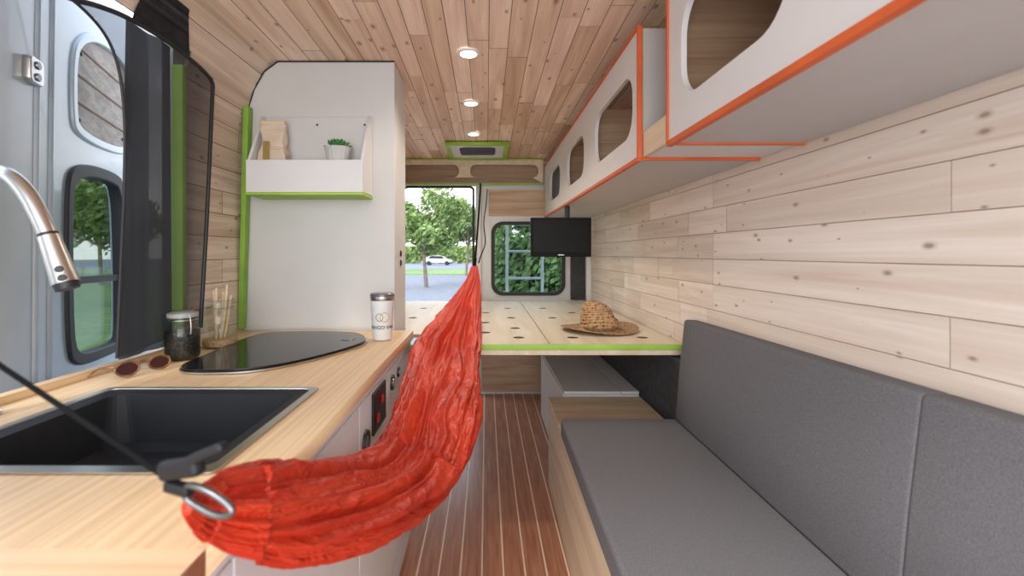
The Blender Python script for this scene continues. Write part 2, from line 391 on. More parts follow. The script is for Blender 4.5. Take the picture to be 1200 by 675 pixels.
boxs=[(.93,.97,-.35,YB+.08,-.1,Z(.95)),(-1.0,.97,-.35,YB+.08,Z(.935),Z(.97)),(-1.17,-1.13,1.64,YB+.08,-.1,Z(.95)),(-1.17,-.98,-.35,YB+.08,Z(.90),Z(.97)),(-1.17,-1.14,-.35,.70,-.1,Z(.95)),(-1.17,-1.125,.70,1.64,-.1,Z(-.40))]
o=boxes('wall_outer_shell',boxs,M_whitep,0); tag(o,'white painted outer skin of the van body','van body','structure')
o=box('wall_pillar',-1.135,-1.09,-.3,.70,0,Z(.62),M_blue); tag(o,'pale grey painted metal pillar at the sliding door','wall','structure')
o=boxes('wall_rear',[(-1.12,-.75,YB,YB+.06,0,Z(.83)),(.863,.93,YB-.12,YB+.06,0,Z(.83)),(-1.12,.93,YB,YB+.06,Z(.60),Z(.85))],M_whitep,.01); tag(o,'white painted metal frame around the rear doors','wall','structure')

d=thing('door_1',(.385,YB-.02,0),'white rear cargo door with a rounded window and pine panels','door','structure')
W=lambda px,py,Y=YB-.05: (P(px,py,Y).x,P(px,py,Y).z)
wx0,wt=W(578,262); wx1,wb=W(660,344)
pan=plate('door_panel',[rect(-.09,.86,0.01,Z(.59)),rrect(wx0,wx1,wb,wt,.09)],.03,M_whitep,MXZ(YB-.022),.004)
gas=plate('window_gasket',[rrect(wx0-.015,wx1+.015,wb-.015,wt+.015,.1),rrect(wx0+.010,wx1-.010,wb+.010,wt-.010,.085)],.02,M_rubber,MXZ(YB-.048),.003)
gl=plate('window_glass',[rrect(wx0,wx1,wb,wt,.09)],.004,M_win,MXZ(YB-.025))
a,t=W(573,223); b,bo=W(668,253)
up=plate('upper_wood_panel',[rect(a,b,bo,t)],.012,M_panelwood,MXZ(YB-.048),.002)
low=plate('lower_wood_panel',[rrect(-.06,.62,.03,.36,.04)],.012,M_panelwood,MXZ(YB-.048),.002)
fr=boxes('door_frame_rib',[(-.088,-.04,YB-.07,YB-.04,.02,Z(.58))],M_whitep,.012)
put(d,pan,gas,gl,up,low,fr)
o=box('felt_strip',.735,.855,YB-.10,YB-.06,Z(-.405),Z(0.02),M_felt,.01); tag(o,'charcoal felt covered corner strip beside the rear window','felt panel')
o=tube('trim_1',[(-.738,YB-.02,.02),(-.738,YB-.02,Z(.57)),(-.7,YB-.02,Z(.588)),(-.14,YB-.02,Z(.588)),(-.115,YB-.02,Z(.57)),(-.115,YB-.02,.02)],.011,M_rubber,smoothc=False); tag(o,'black rubber seal around open rear doorway','door seal','structure')

l=thing('ladder',(.3,4.45,-.5),'white metal ladder fixed outside the rear door','ladder')
M_lad=plain('pale_ladder_paint',(.85,.87,.87),.4)
r1=tube('rail',[(.20,4.4,-.5),(.20,4.4,2.4)],.014,M_lad); r2=r1.copy(); r2.name='rail.001'; r2.location.x+=.34; col.objects.link(r2)
put(l,r1,r2)
for i in range(9):
    q=tube('rung' ,[(.20,4.4,-.3+i*.26),(.54,4.4,-.3+i*.26)],.011,M_lad); put(l,q)

hd=thing('header_cupboard',(-.2,3.95,Z(.6)),'pale wood overhead header with two long rounded slots','cupboard')
yf=3.93
sl=lambda a,b:rrect((a-CX)/F*yf,(b-CX)/F*yf,Z(.655),Z(.765),.05)
f1=plate('front_panel',[rect(-1.06,.49,Z(.605),Z(.805)),sl(475,538),sl(551,631),sl(410,463)],.015,M_ply,MXZ(yf))
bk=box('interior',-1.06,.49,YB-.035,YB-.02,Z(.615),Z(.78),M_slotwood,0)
bt=box('bottom_board',-1.06,.49,yf+.008,YB-.02,Z(.602),Z(.612),M_ply,0)
tr=boxes('edge_trim',[(-1.06,.49,yf-.014,yf+.006,Z(.590),Z(.602)),(-1.06,.49,yf-.014,yf+.006,Z(.806),Z(.816))],M_green,.001)
put(hd,f1,bk,bt,tr)

v=thing('roof_vent',(-.05,3.6,Z(.81)),'white roof vent with a lime green frame in the ceiling','roof vent')
hc=Z(ceilh(3.6))
v1=plate('frame',[rect(-.305,.165,3.36,3.86),rect(-.275,.135,3.39,3.83)],.022,M_green,MXY(hc-.015),.002)
v2=plate('vent_body',[rect(-.275,.135,3.39,3.83),rrect(-.21,.07,3.45,3.77,.05)],.018,M_whitep,MXY(hc-.014))
v3=boxes('vent_grille',[(-.25,.09,3.44,3.77,hc-.006,hc-.002)]+[(-.21,.07,3.46+i*.04,3.468+i*.04,hc-.018,hc-.007) for i in range(8)],M_dsteel,0)
put(v,v1,v2,v3)
for i,Y in enumerate((1.95,2.56,3.17)):
    X=(549+3*i-CX)/F*Y; zc=Z(ceilh(Y))
    t=thing('downlight',(X,Y,zc),'round recessed ceiling light, switched on','ceiling light',group='ceiling downlights')
    ring=lathe('ring',[(.036,-.002),(.036,-.008),(.048,-.006),(.050,0)],M_lampring,(X,Y,zc))
    disc=lathe('lamp_disc',[(0,-.004),(.036,-.004)],M_lamp,(X,Y,zc))
    put(t,ring,disc)
    ld=bpy.data.lights.new('downlight_lamp','SPOT'); ld.energy=16; ld.spot_size=2.4; ld.spot_blend=.8; ld.shadow_soft_size=.04; ld.color=(1,.87,.72)
    lo=bpy.data.objects.new('downlight_lamp',ld); lo.location=(X,Y,zc-.02); col.objects.link(lo); put(t,lo)

# ---------------------------------------------------------------- closet
CYF=2.03
c=thing('closet',(-.75,2.15,0),'tall white closet with rounded upper corner','closet')
outl=[(-1.085,.0),(-.41,.0),(-.41,Z(.853)),(-.93,Z(.853)),(-.99,Z(.81)),(-1.035,Z(.73)),(-1.065,Z(.64)),(-1.085,Z(.5))]
ft=plate('front_panel',[outl],.016,M_closet,MXZ(CYF+.008))
sd=boxes('side_panel',[(-.425,-.41,CYF+.017,2.30,0,Z(.85))],M_white,.001)
bk=boxes('back_panel',[(-1.08,-.426,2.285,2.30,0,Z(.60))],M_white,0)
put(c,ft,sd,bk)
for h in (-.0,-.045):
    q=lathe('vent_grommet',[(0,.004),(.012,.004),(.016,0)],M_black,(0,0,0)); q.rotation_euler=(0,math.pi/2,0); q.location=(-.409,2.17,Z(h)); put(c,q)
tb=tube('edge_gap_line',[(-1.083,CYF-.003,Z(.5)),(-1.064,CYF-.003,Z(.64)),(-1.035,CYF-.003,Z(.732)),(-.99,CYF-.003,Z(.811)),(-.93,CYF-.003,Z(.855)),(-.41,CYF-.003,Z(.855))],.003,M_black,smoothc=False); put(c,tb)  # added black strip paints the dark gap around the closet top
o=hexa('trim_2',[(-1.087,1.985,Z(-.33)),(-1.066,1.985,Z(-.33)),(-1.066,2.02,Z(-.33)),(-1.087,2.02,Z(-.33))],[(-1.063,1.985,Z(.645)),(-1.038,1.985,Z(.645)),(-1.038,2.02,Z(.645)),(-1.063,2.02,Z(.645))],M_green2,.002,1)
tag(o,'lime green vertical edging at the plank wall','trim','structure')
o=box('trim_3',-1.10,-1.060,1.588,1.609,Z(-.34),Z(.66),plain('bright_lime_edge',(.50,.80,.12),.5)); tag(o,'lime green edging on sliding door jamb','trim','structure')

s=thing('wall_shelf',(-.75,1.95,Z(.24)),'white wall shelf with slanted sides and green bottom edge','shelf')
yb=CYF-.001; y0=1.87; SH=.372
fp=box('front_panel',-.99,-.509,y0,y0+.012,Z(.252),Z(.386),M_white)
bp_=box('back_panel',-.978,-.521,yb-.012,yb,Z(.26),Z(.605),M_closet)
bo_=boxes('shelf_board',[(-.978,-.521,y0+.012,yb-.012,Z(SH-.012),Z(SH))],M_white)
bo2=boxes('bottom_board',[(-.978,-.521,y0+.012,yb-.012,Z(.255),Z(.267))],M_white)
put(s,fp,bp_,bo_,bo2)
for xx in (-.990,-.521):
    o=plate('side_panel',[[(y0+.012,Z(.255)),(yb,Z(.255)),(yb,Z(.605)),(yb-.025,Z(.605)),(y0+.012,Z(.386))]],.012,M_white,MYZ(xx+.006)); put(s,o)
ge=box('green_edge',-.992,-.507,y0-.002,yb,Z(.240),Z(.252),M_green); put(s,ge)
for (sx,sz) in ((-.96,.57),(-.54,.57),(-.75,.57)):
    q=lathe('screw',[(0,.002),(.004,.002),(.005,0)],M_black,(0,0,0),seg=12); q.rotation_euler=(math.pi/2,0,0); q.location=(sx,yb-.013,Z(sz)); put(s,q)

bag=thing('paper_bag',(-.93,1.95,Z(SH)),'crumpled pale kraft paper bag with gold label','paper bag')
loops=[]
for k in range(18):
    t=k/17; z=Z(SH+.002)+.185*t; w=.056*(1-.12*t+.05*math.sin(t*9)); dd=.032*(1-.7*t)
    ring=[]
    for (px_,py_) in rrect(-w,w,-dd,dd,.008,4):
        p=Vector((-.915+px_,1.955+py_,z)); nz=noise.noise_vector(p*28)*.012; ring.append(tuple(p+nz*(1 if k else 0)))
    loops.append(ring)
b1=loft('bag_body',loops,M_paper,True,True)
b2=box('rolled_top',-.968,-.862,1.942,1.962,Z(SH+.178),Z(SH+.198),M_paper,.006)
b3=box('gold_label',-.940,-.915,1.912,1.915,Z(SH+.02),Z(SH+.10),M_gold,0)
put(bag,b1,b2,b3)

sp=thing('potted_succulent',(-.64,1.95,Z(SH)),'small green succulent in a ribbed grey pot','potted plant')
PZ=Z(SH)
pot=lathe('pot',[(0,0),(.040,0),(.052,.07),(.056,.08),(.048,.08),(.046,.068),(0,.068)],M_pot,(-.635,1.95,PZ),seg=72,mod=lambda t,z:1+.035*math.cos(18*t))
bm=bmesh.new()
for ly,(cnt,L_,el) in enumerate(((12,.060,.15),(11,.055,.5),(9,.045,.85),(6,.035,1.2))):
    for i in range(cnt):
        a=2*math.pi*i/cnt+ly*.4+random.uniform(-.1,.1); e=el+random.uniform(-.1,.1)
        d_=Vector((math.cos(a)*math.cos(e),math.sin(a)*math.cos(e),math.sin(e))); up_=Vector((0,0,1)); s_=d_.cross(up_).normalized(); n_=s_.cross(d_)
        b0=Vector((-.635,1.95,PZ+.070))
        R=[]
        for t,w in [(0,.004),(.3,.010),(.65,.012),(.88,.008),(1,0.0008)]:
            cc=b0+d_*L_*t+Vector((0,0,.01*t))
            R.append([bm.verts.new(cc+s_*w),bm.verts.new(cc+n_*w*.35),bm.verts.new(cc-s_*w),bm.verts.new(cc-n_*w*.35)])
        for u_,v_ in zip(R,R[1:]):
            for k in range(4): bm.faces.new([u_[k],u_[(k+1)%4],v_[(k+1)%4],v_[k]])
lv=from_bm('leaves',bm,M_leaf,True)
put(sp,pot,lv)

# ---------------------------------------------------------------- kitchen
XF=-.335; CH=-.34
k=thing('kitchen_cabinet',(-.72,1.0,0),'white kitchen base cabinet under bamboo worktop','cabinet')
bd=boxes('body',[(-1.08,XF,.20,CYF-.012,.002,.10),(-1.08,XF,.12,.135,0.002,Z(-.385)),(-1.08,XF,CYF-.03,CYF-.015,.1,Z(-.385)),(-1.08,-1.065,.2,CYF-.03,.1,Z(-.45)),(-.36,XF,.135,CYF-.03,Z(-.40),Z(-.385)),(-1.06,XF-.02,.135,CYF-.03,.1,.115)],M_white,.001)
put(k,bd)
for (a,b) in ((.14,.60),(.605,1.20),(1.205,2.00)):
    dr=box('door',XF-.016,XF,a,b,.11,Z(-.405),M_white); put(k,dr)
def onface(px,py,X=XF):
    Y=X*F/(px-CX); return Y,H+(CY-py)/F*Y
sw=thing('switch_panel',(XF,1.40,Z(-.46)),'black electrical panel with red switches on cabinet front','switch panel')
q=box('backplate',XF,XF+.008,1.325,1.485,Z(-.535),Z(-.41),M_black,.004)
q1=boxes('rocker_switch',[(XF+.008,XF+.014,1.350,1.375,Z(-.505),Z(-.48))],M_red,.003); q2=boxes('rocker_switch.001',[(XF+.008,XF+.014,1.405,1.43,Z(-.465),Z(-.44))],M_red,.003)
put(sw,q,q1,q2)
def roundp(name,y,z,r,mat,label,cat,knob=False):
    t=thing(name,(XF,y,z),label,cat)
    a_=lathe('bezel',[(0,.004),(r*.7,.004),(r*.75,.008),(r,.007),(r*1.05,0)],mat); a_.rotation_euler=(0,math.pi/2,0); a_.location=(XF,y,z)
    b_=lathe('centre',[(0,.012),(r*.5,.012),(r*.62,.004)],M_steel if knob else M_dsteel); b_.rotation_euler=(0,math.pi/2,0); b_.location=(XF,y,z)
    put(t,a_,b_)
roundp('power_socket',*onface(428,518),.032,M_black,'round black socket on white cabinet front','socket')
roundp('push_latch',*onface(459,448),.026,M_black,'round black and chrome push latch on cabinet','latch',True)
roundp('push_latch',*onface(466,436),.018,M_black,'small black and chrome push latch on cabinet','latch',True)

SX0,SX1,SY0,SY1=-.95,-.42,.70,1.147
ct=plate('countertop',[rect(-1.087,-.325,.5262,CYF-.012),rect(SX0+.02,SX1-.02,SY0+.02,SY1-.02)],.036,M_bambY,MXY(Z(CH)-.02),.0005)
tag(ct,'light bamboo worktop holding sink and cooktop','worktop')
ct2=plate('countertop',[rect(-1.087,-.325,.10,.5255)],.036,M_bambX,MXY(Z(CH)-.02),.0005)
tag(ct2,'light bamboo hinged worktop extension beside the sink','worktop')
o=box('counter_upstand',-1.118,-1.088,.72,1.60,Z(CH)-.04,Z(CH)+.018,M_bambY); tag(o,'thin bamboo strip along worktop back edge','upstand')
zt=Z(CH)
def rl(x0,x1,y0,y1,r,z): return [(p[0],p[1],z) for p in rrect(x0,x1,y0,y1,r,6)]
sk=thing('sink',(-.685,.92,zt),'rectangular graphite sink with steel rim','sink')
rim=loft('rim',[rl(SX0,SX1,SY0,SY1,.012,zt+.0005),rl(SX0,SX1,SY0,SY1,.012,zt+.003),rl(SX0+.016,SX1-.016,SY0+.022,SY1-.010,.02,zt+.003),rl(SX0+.018,SX1-.018,SY0+.024,SY1-.012,.02,zt-.003)],M_steel,False,False)
bas=loft('basin',[rl(SX0+.017,SX1-.017,SY0+.023,SY1-.011,.02,zt+.001),rl(SX0+.045,SX1-.045,SY0+.04,SY1-.035,.03,zt-.004),rl(SX0+.055,SX1-.055,SY0+.05,SY1-.05,.05,zt-.115),rl(SX0+.09,SX1-.09,SY0+.08,SY1-.08,.04,zt-.125)],M_sink,False,True)
dr=lathe('drain',[(0,.004),(.03,.004),(.042,.007),(.045,0)],M_sink,(-.70,.98,zt-.125))
put(sk,rim,bas,dr)
fa=thing('faucet',(-1.05,.95,zt),'brushed nickel gooseneck faucet with pull-down spray head','faucet')
Yf=.95
pts=[(-1.052,Yf,zt),(-1.054,Yf,Z(-.1)),(-1.058,Yf,Z(.06)),(-1.058,Yf,Z(.135)),(-1.04,Yf,Z(.168)),(-1.005,Yf,Z(.170)),(-.965,Yf,Z(.135)),(-.932,Yf,Z(.078)),(-.912,Yf,Z(.03))]
n1=tube('neck',pts,.0165,M_steel,res=10)
p0=Vector((-.914,Yf,Z(.036))); p1=Vector((-.878,Yf,Z(-.062))); p2=Vector((-.874,Yf,Z(-.074)))
def cone(name,a,b,r0,r1,mat,seg=32):
    d_=(b-a); L_=d_.length; o=lathe(name,[(0,0),(r0,0),(r1,L_),(0,L_)],mat,seg=seg)
    o.rotation_mode='QUATERNION'; o.rotation_quaternion=Vector((0,0,1)).rotation_difference(d_.normalized()); o.location=a; return o
h1=cone('spray_head',p0,p1,.0185,.024,M_steel); h2=cone('spray_nozzle',p1,p2,.0225,.021,M_black); h3=cone('collar',p0-(p1-p0)*.06,p0,.0175,.0175,M_black)
bs=lathe('base',[(0,0),(.028,0),(.028,.008),(.020,.014),(.0165,.05)],M_steel,(-1.052,Yf,zt))
put(fa,n1,h1,h2,h3,bs)
for t in (.72,.9):
    q=lathe('button',[(0,.004),(.006,.004),(.0075,0)],M_black,seg=16); c_=p0+(p1-p0)*t; nrm=Vector((.55,-.8,.1)).normalized()
    q.rotation_mode='QUATERNION'; q.rotation_quaternion=Vector((0,0,1)).rotation_difference(nrm); q.location=c_+nrm*(.0185+.005*t); put(fa,q)
def onC(px,py,h=CH+.008):
    Y=-h*F/(py-CY); return ((px-CX)/F*Y,Y)
pp=[(207,430),(214,435),(240,436),(300,434),(370,420),(425,404),(432,398),(424,391),(400,389.2),(335,389.2),(305,391),(276,401),(242,416)]
cp=[onC(*p) for p in pp]
ck=thing('cooktop',(-.7,1.65,zt),'black glass cooktop with curved outline and steel edge','cooktop')
k1=plate('steel_edge',[smoothpoly(cp)],.004,M_steel,MXY(zt+.003)); k2=plate('glass_lid',[shrink(smoothpoly(cp),.006)],.006,M_glassblk,MXY(zt+.009),.001)
hx,hy=onC(408,399)
kk=lathe('badge',[(0,.001),(.026,.001),(.027,0)],M_dsteel,(hx,hy,zt+.0135)); put(ck,k1,k2,kk)
def jar(x,y,r,h,label,cmat,fill,lidmat,neck=(.80,.78),name='glass_jar'):
    t=thing(name,(x,y,zt),label,'jar')
    g=lathe('glass_body',[(0,0.001),(r*.9,0.001),(r,.01),(r,h*.66),(r*.93,h*.74),(r*neck[0],h*.82),(r*neck[1],h)],M_jar,(x,y,zt))
    cn=lathe('contents',[(0,.004),(r*.9,.004),(r*.975,.012),(r*.975,h*fill),(r*.5,h*fill+.004),(0,h*fill)],cmat,(x,y,zt))
    put(t,g,cn)
    if lidmat:
        l1=lathe('lid',[(r*.84,h*.90),(r*.88,h*.90),(r*.88,h*.98),(r*.7,h*1.01),(0,h*1.01)],lidmat,(x,y,zt)); put(t,l1)
    for hz,rr in ((h,neck[1]),(h*.84,neck[0]+.01)):
        l1=tube('rim_ring',[(x+r*rr*math.cos(a*math.pi/8),y+r*rr*math.sin(a*math.pi/8),zt+hz) for a in range(16)],.0022,M_steel if hz<h and lidmat else M_jar,cyc=True); put(t,l1)
    if lidmat:
        w_=tube('wire_clip',[(x+r*.85,y-r*.5,zt+h*.55),(x+r*.9,y-r*.5,zt+h*.8),(x+r*.75,y-r*.45,zt+h*.95)],.0018,M_steel); put(t,w_)
    return t
def beanmat():
    m,nt,b=newmat('dark_coffee_beans'); L=nt.links.new
    tc=nd(nt,'ShaderNodeTexCoord'); v=nd(nt,'ShaderNodeTexVoronoi'); v.inputs['Scale'].default_value=130; L(tc.outputs['Object'],v.inputs['Vector'])
    r=nd(nt,'ShaderNodeValToRGB'); r.color_ramp.elements[0].color=(.085,.06,.045,1); r.color_ramp.elements[1].color=(.006,.005,.005,1); r.color_ramp.elements[1].position=.6
    L(v.outputs['Distance'],r.inputs[0]); L(r.outputs[0],b.inputs['Base Color']); b.inputs['Roughness'].default_value=.5; return m
M_beans=beanmat()
M_grain=plain('tan_grain',(.45,.30,.16),.8,var=.3,scale=120,bump=.5)
M_lidg=plain('frosted_lid',(.34,.35,.35),.35,var=.1)
jar(-.985,1.475,.050,.150,'short glass jar with dark contents and grey lid',M_beans,.60,M_lidg)
jr=jar(-.978,1.67,.058,.170,'wide-necked clear glass jar holding wooden utensils',M_grain,.16,None,(.78,.82))
for i in range(5):
    a=i*1.26+.4; bx=-.978+.014*math.cos(a); by=1.67+.014*math.sin(a)
    tx=-.978+.030*math.cos(a+.3)+.008; ty=1.67+.026*math.sin(a+.3)
    q=tube('wooden_utensil',[(bx,by,zt+.032),((bx+tx)/2,(by+ty)/2,zt+.10),(tx,ty,zt+.186+.010*i)],.0048,M_tan,smoothc=False)
    tag(q,'wooden utensil handle standing in the glass jar','utensil',group='wooden utensils in the jar')
TX,TY=-.412,1.80
tm=thing('tumbler',(TX,TY,zt),'white travel tumbler with black lid and printed logo','tumbler')
tb=lathe('cup_body',[(0,0),(.034,0),(.037,.004),(.046,.155),(.0465,.158)],M_white,(TX,TY,zt+.001))
td=lathe('lid',[(.044,.168),(.0475,.170),(.0475,.180),(.043,.184),(0,.182)],plain('smoky_lid',(.10,.10,.11),.2,coat=.5),(TX,TY,zt+.001))
tr_=lathe('steel_ring',[(.0466,.155),(.0474,.157),(.0474,.170),(.045,.171)],M_steel,(TX,TY,zt+.001))
put(tm,tb,td,tr_)
a0=math.atan2(-TY,-TX)
def wrap(me,zc,rad):
    for v_ in me.vertices:
        x,y=v_.co.x,v_.co.y; r=rad(zc+y)+.0006; a=a0+x/r
        v_.co=Vector((TX+r*math.cos(a),TY+r*math.sin(a),zt+zc+y))
rad=lambda z:.037+.009*z/.155
fc=bpy.data.curves.new('logo_text','FONT'); fc.body='MANGO VANS'; fc.size=.0195; fc.align_x='CENTER'; fc.resolution_u=3; fc.offset=.0003
tmp=bpy.data.objects.new('tmp',fc); col.objects.link(tmp); dg=bpy.context.evaluated_depsgraph_get(); dg.update()
me=bpy.data.meshes.new_from_object(tmp.evaluated_get(dg)); bpy.data.objects.remove(tmp); me.materials.clear()
wrap(me,.046,rad); M_txt=plain('grey_ink',(.05,.05,.06),.6); lt=mkobj('logo_text',me,M_txt); put(tm,lt)
M_yel=plain('yellow_gold_ink',(.55,.42,.06),.6)
def ringme(cx,r,mat,nm,w=.0026):
    bm=bmesh.new(); A=[];B=[]
    for i in range(28):
        t=2*math.pi*i/28; A.append(bm.verts.new((cx+r*math.cos(t),r*math.sin(t),0))); B.append(bm.verts.new((cx+(r-w)*math.cos(t),(r-w)*math.sin(t),0)))
    for i in range(28): j=(i+1)%28; bm.faces.new([A[i],A[j],B[j],B[i]])
    me=bpy.data.meshes.new(nm); bm.to_mesh(me); bm.free(); wrap(me,.092,rad); o=mkobj(nm,me,mat); put(tm,o)
ringme(-.0115,.0150,M_txt,'logo_ring',.002); ringme(.0095,.0195,M_yel,'logo_ring.001',.0032)
sg=thing('sunglasses',(-1.0,1.31,zt),'brown framed sunglasses with dark red lenses on worktop','sunglasses')
M_tort=plain('tortoise_frame',(.20,.095,.04),.35,var=.6,scale=60,coat=.3)
M_lens=plain('dark_red_lens',(.05,.011,.011),.12,coat=.2)
c1=Vector((-.985,1.248,zt+.0235)); c2=Vector((-.953,1.326,zt+.0235)); ax=(c2-c1).normalized(); upv=Vector((-.25,.1,1)).normalized()
for cc in (c1,c2):
    ln_=[cc+ax*(.029*math.cos(t)*(1+.05*math.cos(2*t)))+upv*(.0195*math.sin(t)) for t in [2*math.pi*i/24 for i in range(24)]]
    q=tube('lens_frame',ln_,.0028,M_tort,cyc=True)
    bm=bmesh.new(); vs=[bm.verts.new(p) for p in ln_]; bm.faces.new(vs); q2=from_bm('lens',bm,M_lens)
    put(sg,q,q2)
q=tube('bridge',[c1+ax*.028+upv*.006,(c1+c2)/2+upv*.012,c2-ax*.028+upv*.006],.0028,M_tort)
t1=tube('temple',[c1-ax*.030+upv*.010,c1-ax*.033+Vector((-.02,.0,.010)),c1+Vector((-.075,-.015,.002)),c1+Vector((-.092,-.018,-.018))],.0028,M_tort)
t2=tube('temple.001',[c2+ax*.030+upv*.010,c2+ax*.033+Vector((-.02,.0,.010)),c2+Vector((-.085,-.02,.0)),c2+Vector((-.105,-.035,-.019))],.0028,M_tort)
put(sg,q,t1,t2)

# ---------------------------------------------------------------- sliding door and screen
A=Vector((-1.23,1.15,0)); dv=Vector((-.307,.8,0)); DL=dv.length; dn=dv/DL; nn=Vector((dn.y,-dn.x,0))
def D(px,py):
    kx=(px-CX)/F; Y=-.7887/(kx+.38375); return ((Y-1.15)/.8*DL,H+(CY-py)/F*Y)
MD=lambda off: Matrix(((dn.x,0,nn.x,A.x+nn.x*off),(dn.y,0,nn.y,A.y+nn.y*off),(0,1,0,0),(0,0,0,1)))
win=[(70,218),(78,204),(94,201),(122,209),(133,219),(136,300),(137,390),(133,402),(118,409),(94,418),(80,420),(71,408),(69,300)]
win=smoothpoly([D(*p) for p in win],2)
wd=[(76,62),(86,46),(100,43),(124,58),(141,80),(145,100),(146,150),(143,172),(132,176),(104,166),(82,152),(76,138)]
wd=smoothpoly([D(*p) for p in wd],2)
sd=thing('door_2',A+Vector((0,0,0)),'pale grey-blue metal side door with window and wooden inset','door','structure')
outer=[(-.08,-.2),(1.05,-.2),(1.05,Z(1.0)),(-.08,Z(1.0))]
q=plate('door_skin',[outer,shrink(win,-.012),shrink(wd,-.004)],.03,M_blue,MD(0),.006)
g=plate('window_gasket',[shrink(win,-.022),shrink(win,.010)],.03,M_rubber,MD(.012),.005)
gg=plate('window_glass',[shrink(win,-.01)],.005,M_tint,MD(-.005))
wi=shrink(wd,.006)
ww=plate('wood_inset',[wi],.012,M_weather,MD(.012),.002)
wr=plate('inset_rim',[shrink(wd,-.015),shrink(wd,.006)],.014,M_blue,MD(.018),.005)
put(sd,q,g,gg,ww,wr)
zs=[p[1] for p in wi]; zmin,zmax=min(zs),max(zs)
for kz in range(1,4):
    zz=zmin+(zmax-zmin)*kz/4; xs=[]
    for i in range(len(wi)):
        a_,b_=wi[i],wi[(i+1)%len(wi)]
        if (a_[1]-zz)*(b_[1]-zz)<0: xs.append(a_[0]+(b_[0]-a_[0])*(zz-a_[1])/(b_[1]-a_[1]))
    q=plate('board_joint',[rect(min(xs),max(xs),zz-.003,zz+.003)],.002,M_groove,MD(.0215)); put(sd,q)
d0=D(70,330); d1=D(135,325)
md=plate('window_divider',[[(d0[0],d0[1]-.012),(d1[0],d1[1]-.012),(d1[0],d1[1]+.012),(d0[0],d0[1]+.012)]],.012,M_rubber,MD(.01)); put(sd,md)
for xr in (28,46):
    a=D(xr,20)[0]
    q=tube('door_rib',[tuple(MD(.012)@Vector((a,-.1,0))),tuple(MD(.012)@Vector((a,Z(.2),0))),tuple(MD(.012)@Vector((a+.03,Z(.95),0)))],.016,M_blue); put(sd,q)
for p in [(86,62),(137,98),(136,163),(84,140)]:
    s_,z_=D(*p); q=lathe('screw',[(0,.003),(.005,.003),(.007,0)],M_black,seg=12); q.rotation_mode='QUATERNION'; q.rotation_quaternion=Vector((0,0,1)).rotation_difference(nn); q.location=MD(.021)@Vector((s_,z_,0)); put(sd,q)
a=D(14,62); b=D(30,100)
hg=plate('hinge',[rrect(a[0],b[0],b[1],a[1],.01)],.014,M_steel,MD(.03),.003); put(sd,hg)
for zz in (.25,.75):
    q=lathe('hinge_bolt',[(0,.006),(.010,.006),(.012,0)],M_dsteel,seg=16); q.rotation_mode='QUATERNION'; q.rotation_quaternion=Vector((0,0,1)).rotation_difference(nn); q.location=MD(.038)@Vector(((a[0]+b[0])/2,b[1]+(a[1]-b[1])*zz,0)); put(sd,q)
XS=-1.04
def S(px,py,X=XS):
    Y=X*F/(px-CX); return (Y,H+(CY-py)/F*Y)
top=[(60,-12),(85,0),(110,5),(150,20),(200,50),(250,92)]
scn=thing('insect_screen',(XS,1.5,Z(-.3)),'black mesh insect screen in a slim black frame','insect screen')
fp=[S(*p) for p in top]+[S(249,110),S(243,250),S(237,350),S(235,384)]
q=tube('frame',[(XS,a,b) for a,b in fp],.007,M_black)
left=[(137,420),(142,300),(147,200),(146,120),(136,62),(112,22)]
poly=[S(*p) for p in top[1:]]+[S(243,250),S(236,382)]+[S(*p) for p in left]
q2=plate('mesh_panel',[poly],.001,M_mesh,MYZ(XS))
q3=tube('mesh_hem',[(XS,)+S(*p) for p in left]+[(XS,)+S(85,0)],.004,M_rubber)
put(scn,q,q2,q3)
bm=bmesh.new(); n=60; m=16; G=[]
for i in range(n+1):
    t=i/n; row=[]
    for j in range(m+1):
        s_=j/m; Y=1.345+.20*t; top_=Z(.70); bt_=Z(-.31); z=bt_+(top_-bt_)*s_
        Y+= -.02*(1-s_)*(1-t)
        x=-1.072+.006*math.sin(t*9+s_*1.2)+.002*math.sin(t*21)
        row.append(bm.verts.new((x,Y,z)))
    G.append(row)
for i in range(n):
    for j in range(m): bm.faces.new([G[i][j],G[i+1][j],G[i+1][j+1],G[i][j+1]])
o=from_bm('curtain',bm,M_curt,True); tag(o,'dark grey sheer mesh curtain at the sliding door','curtain')
bm=bmesh.new(); G=[]
s_a=[s for s in [ln[2]+.10+.02*i for i in range(12)] if s<ln[-1]-.05]
for Y in (1.34,1.60):
    G.append([bm.verts.new(mapL(Y,s_,.018)) for s_ in s_a])
for i in range(len(s_a)-1): bm.faces.new([G[0][i],G[1][i],G[1][i+1],G[0][i+1]])
for v_ in bm.verts:
    if v_.co.y>1.5: v_.co.y-= max(0,(v_.co.z-Z(.7)))*.8
bmesh.ops.solidify(bm,geom=bm.faces[:],thickness=.006)
o=from_bm('felt_valance',bm,M_felt); tag(o,'charcoal felt strip above the sliding door opening','felt panel')

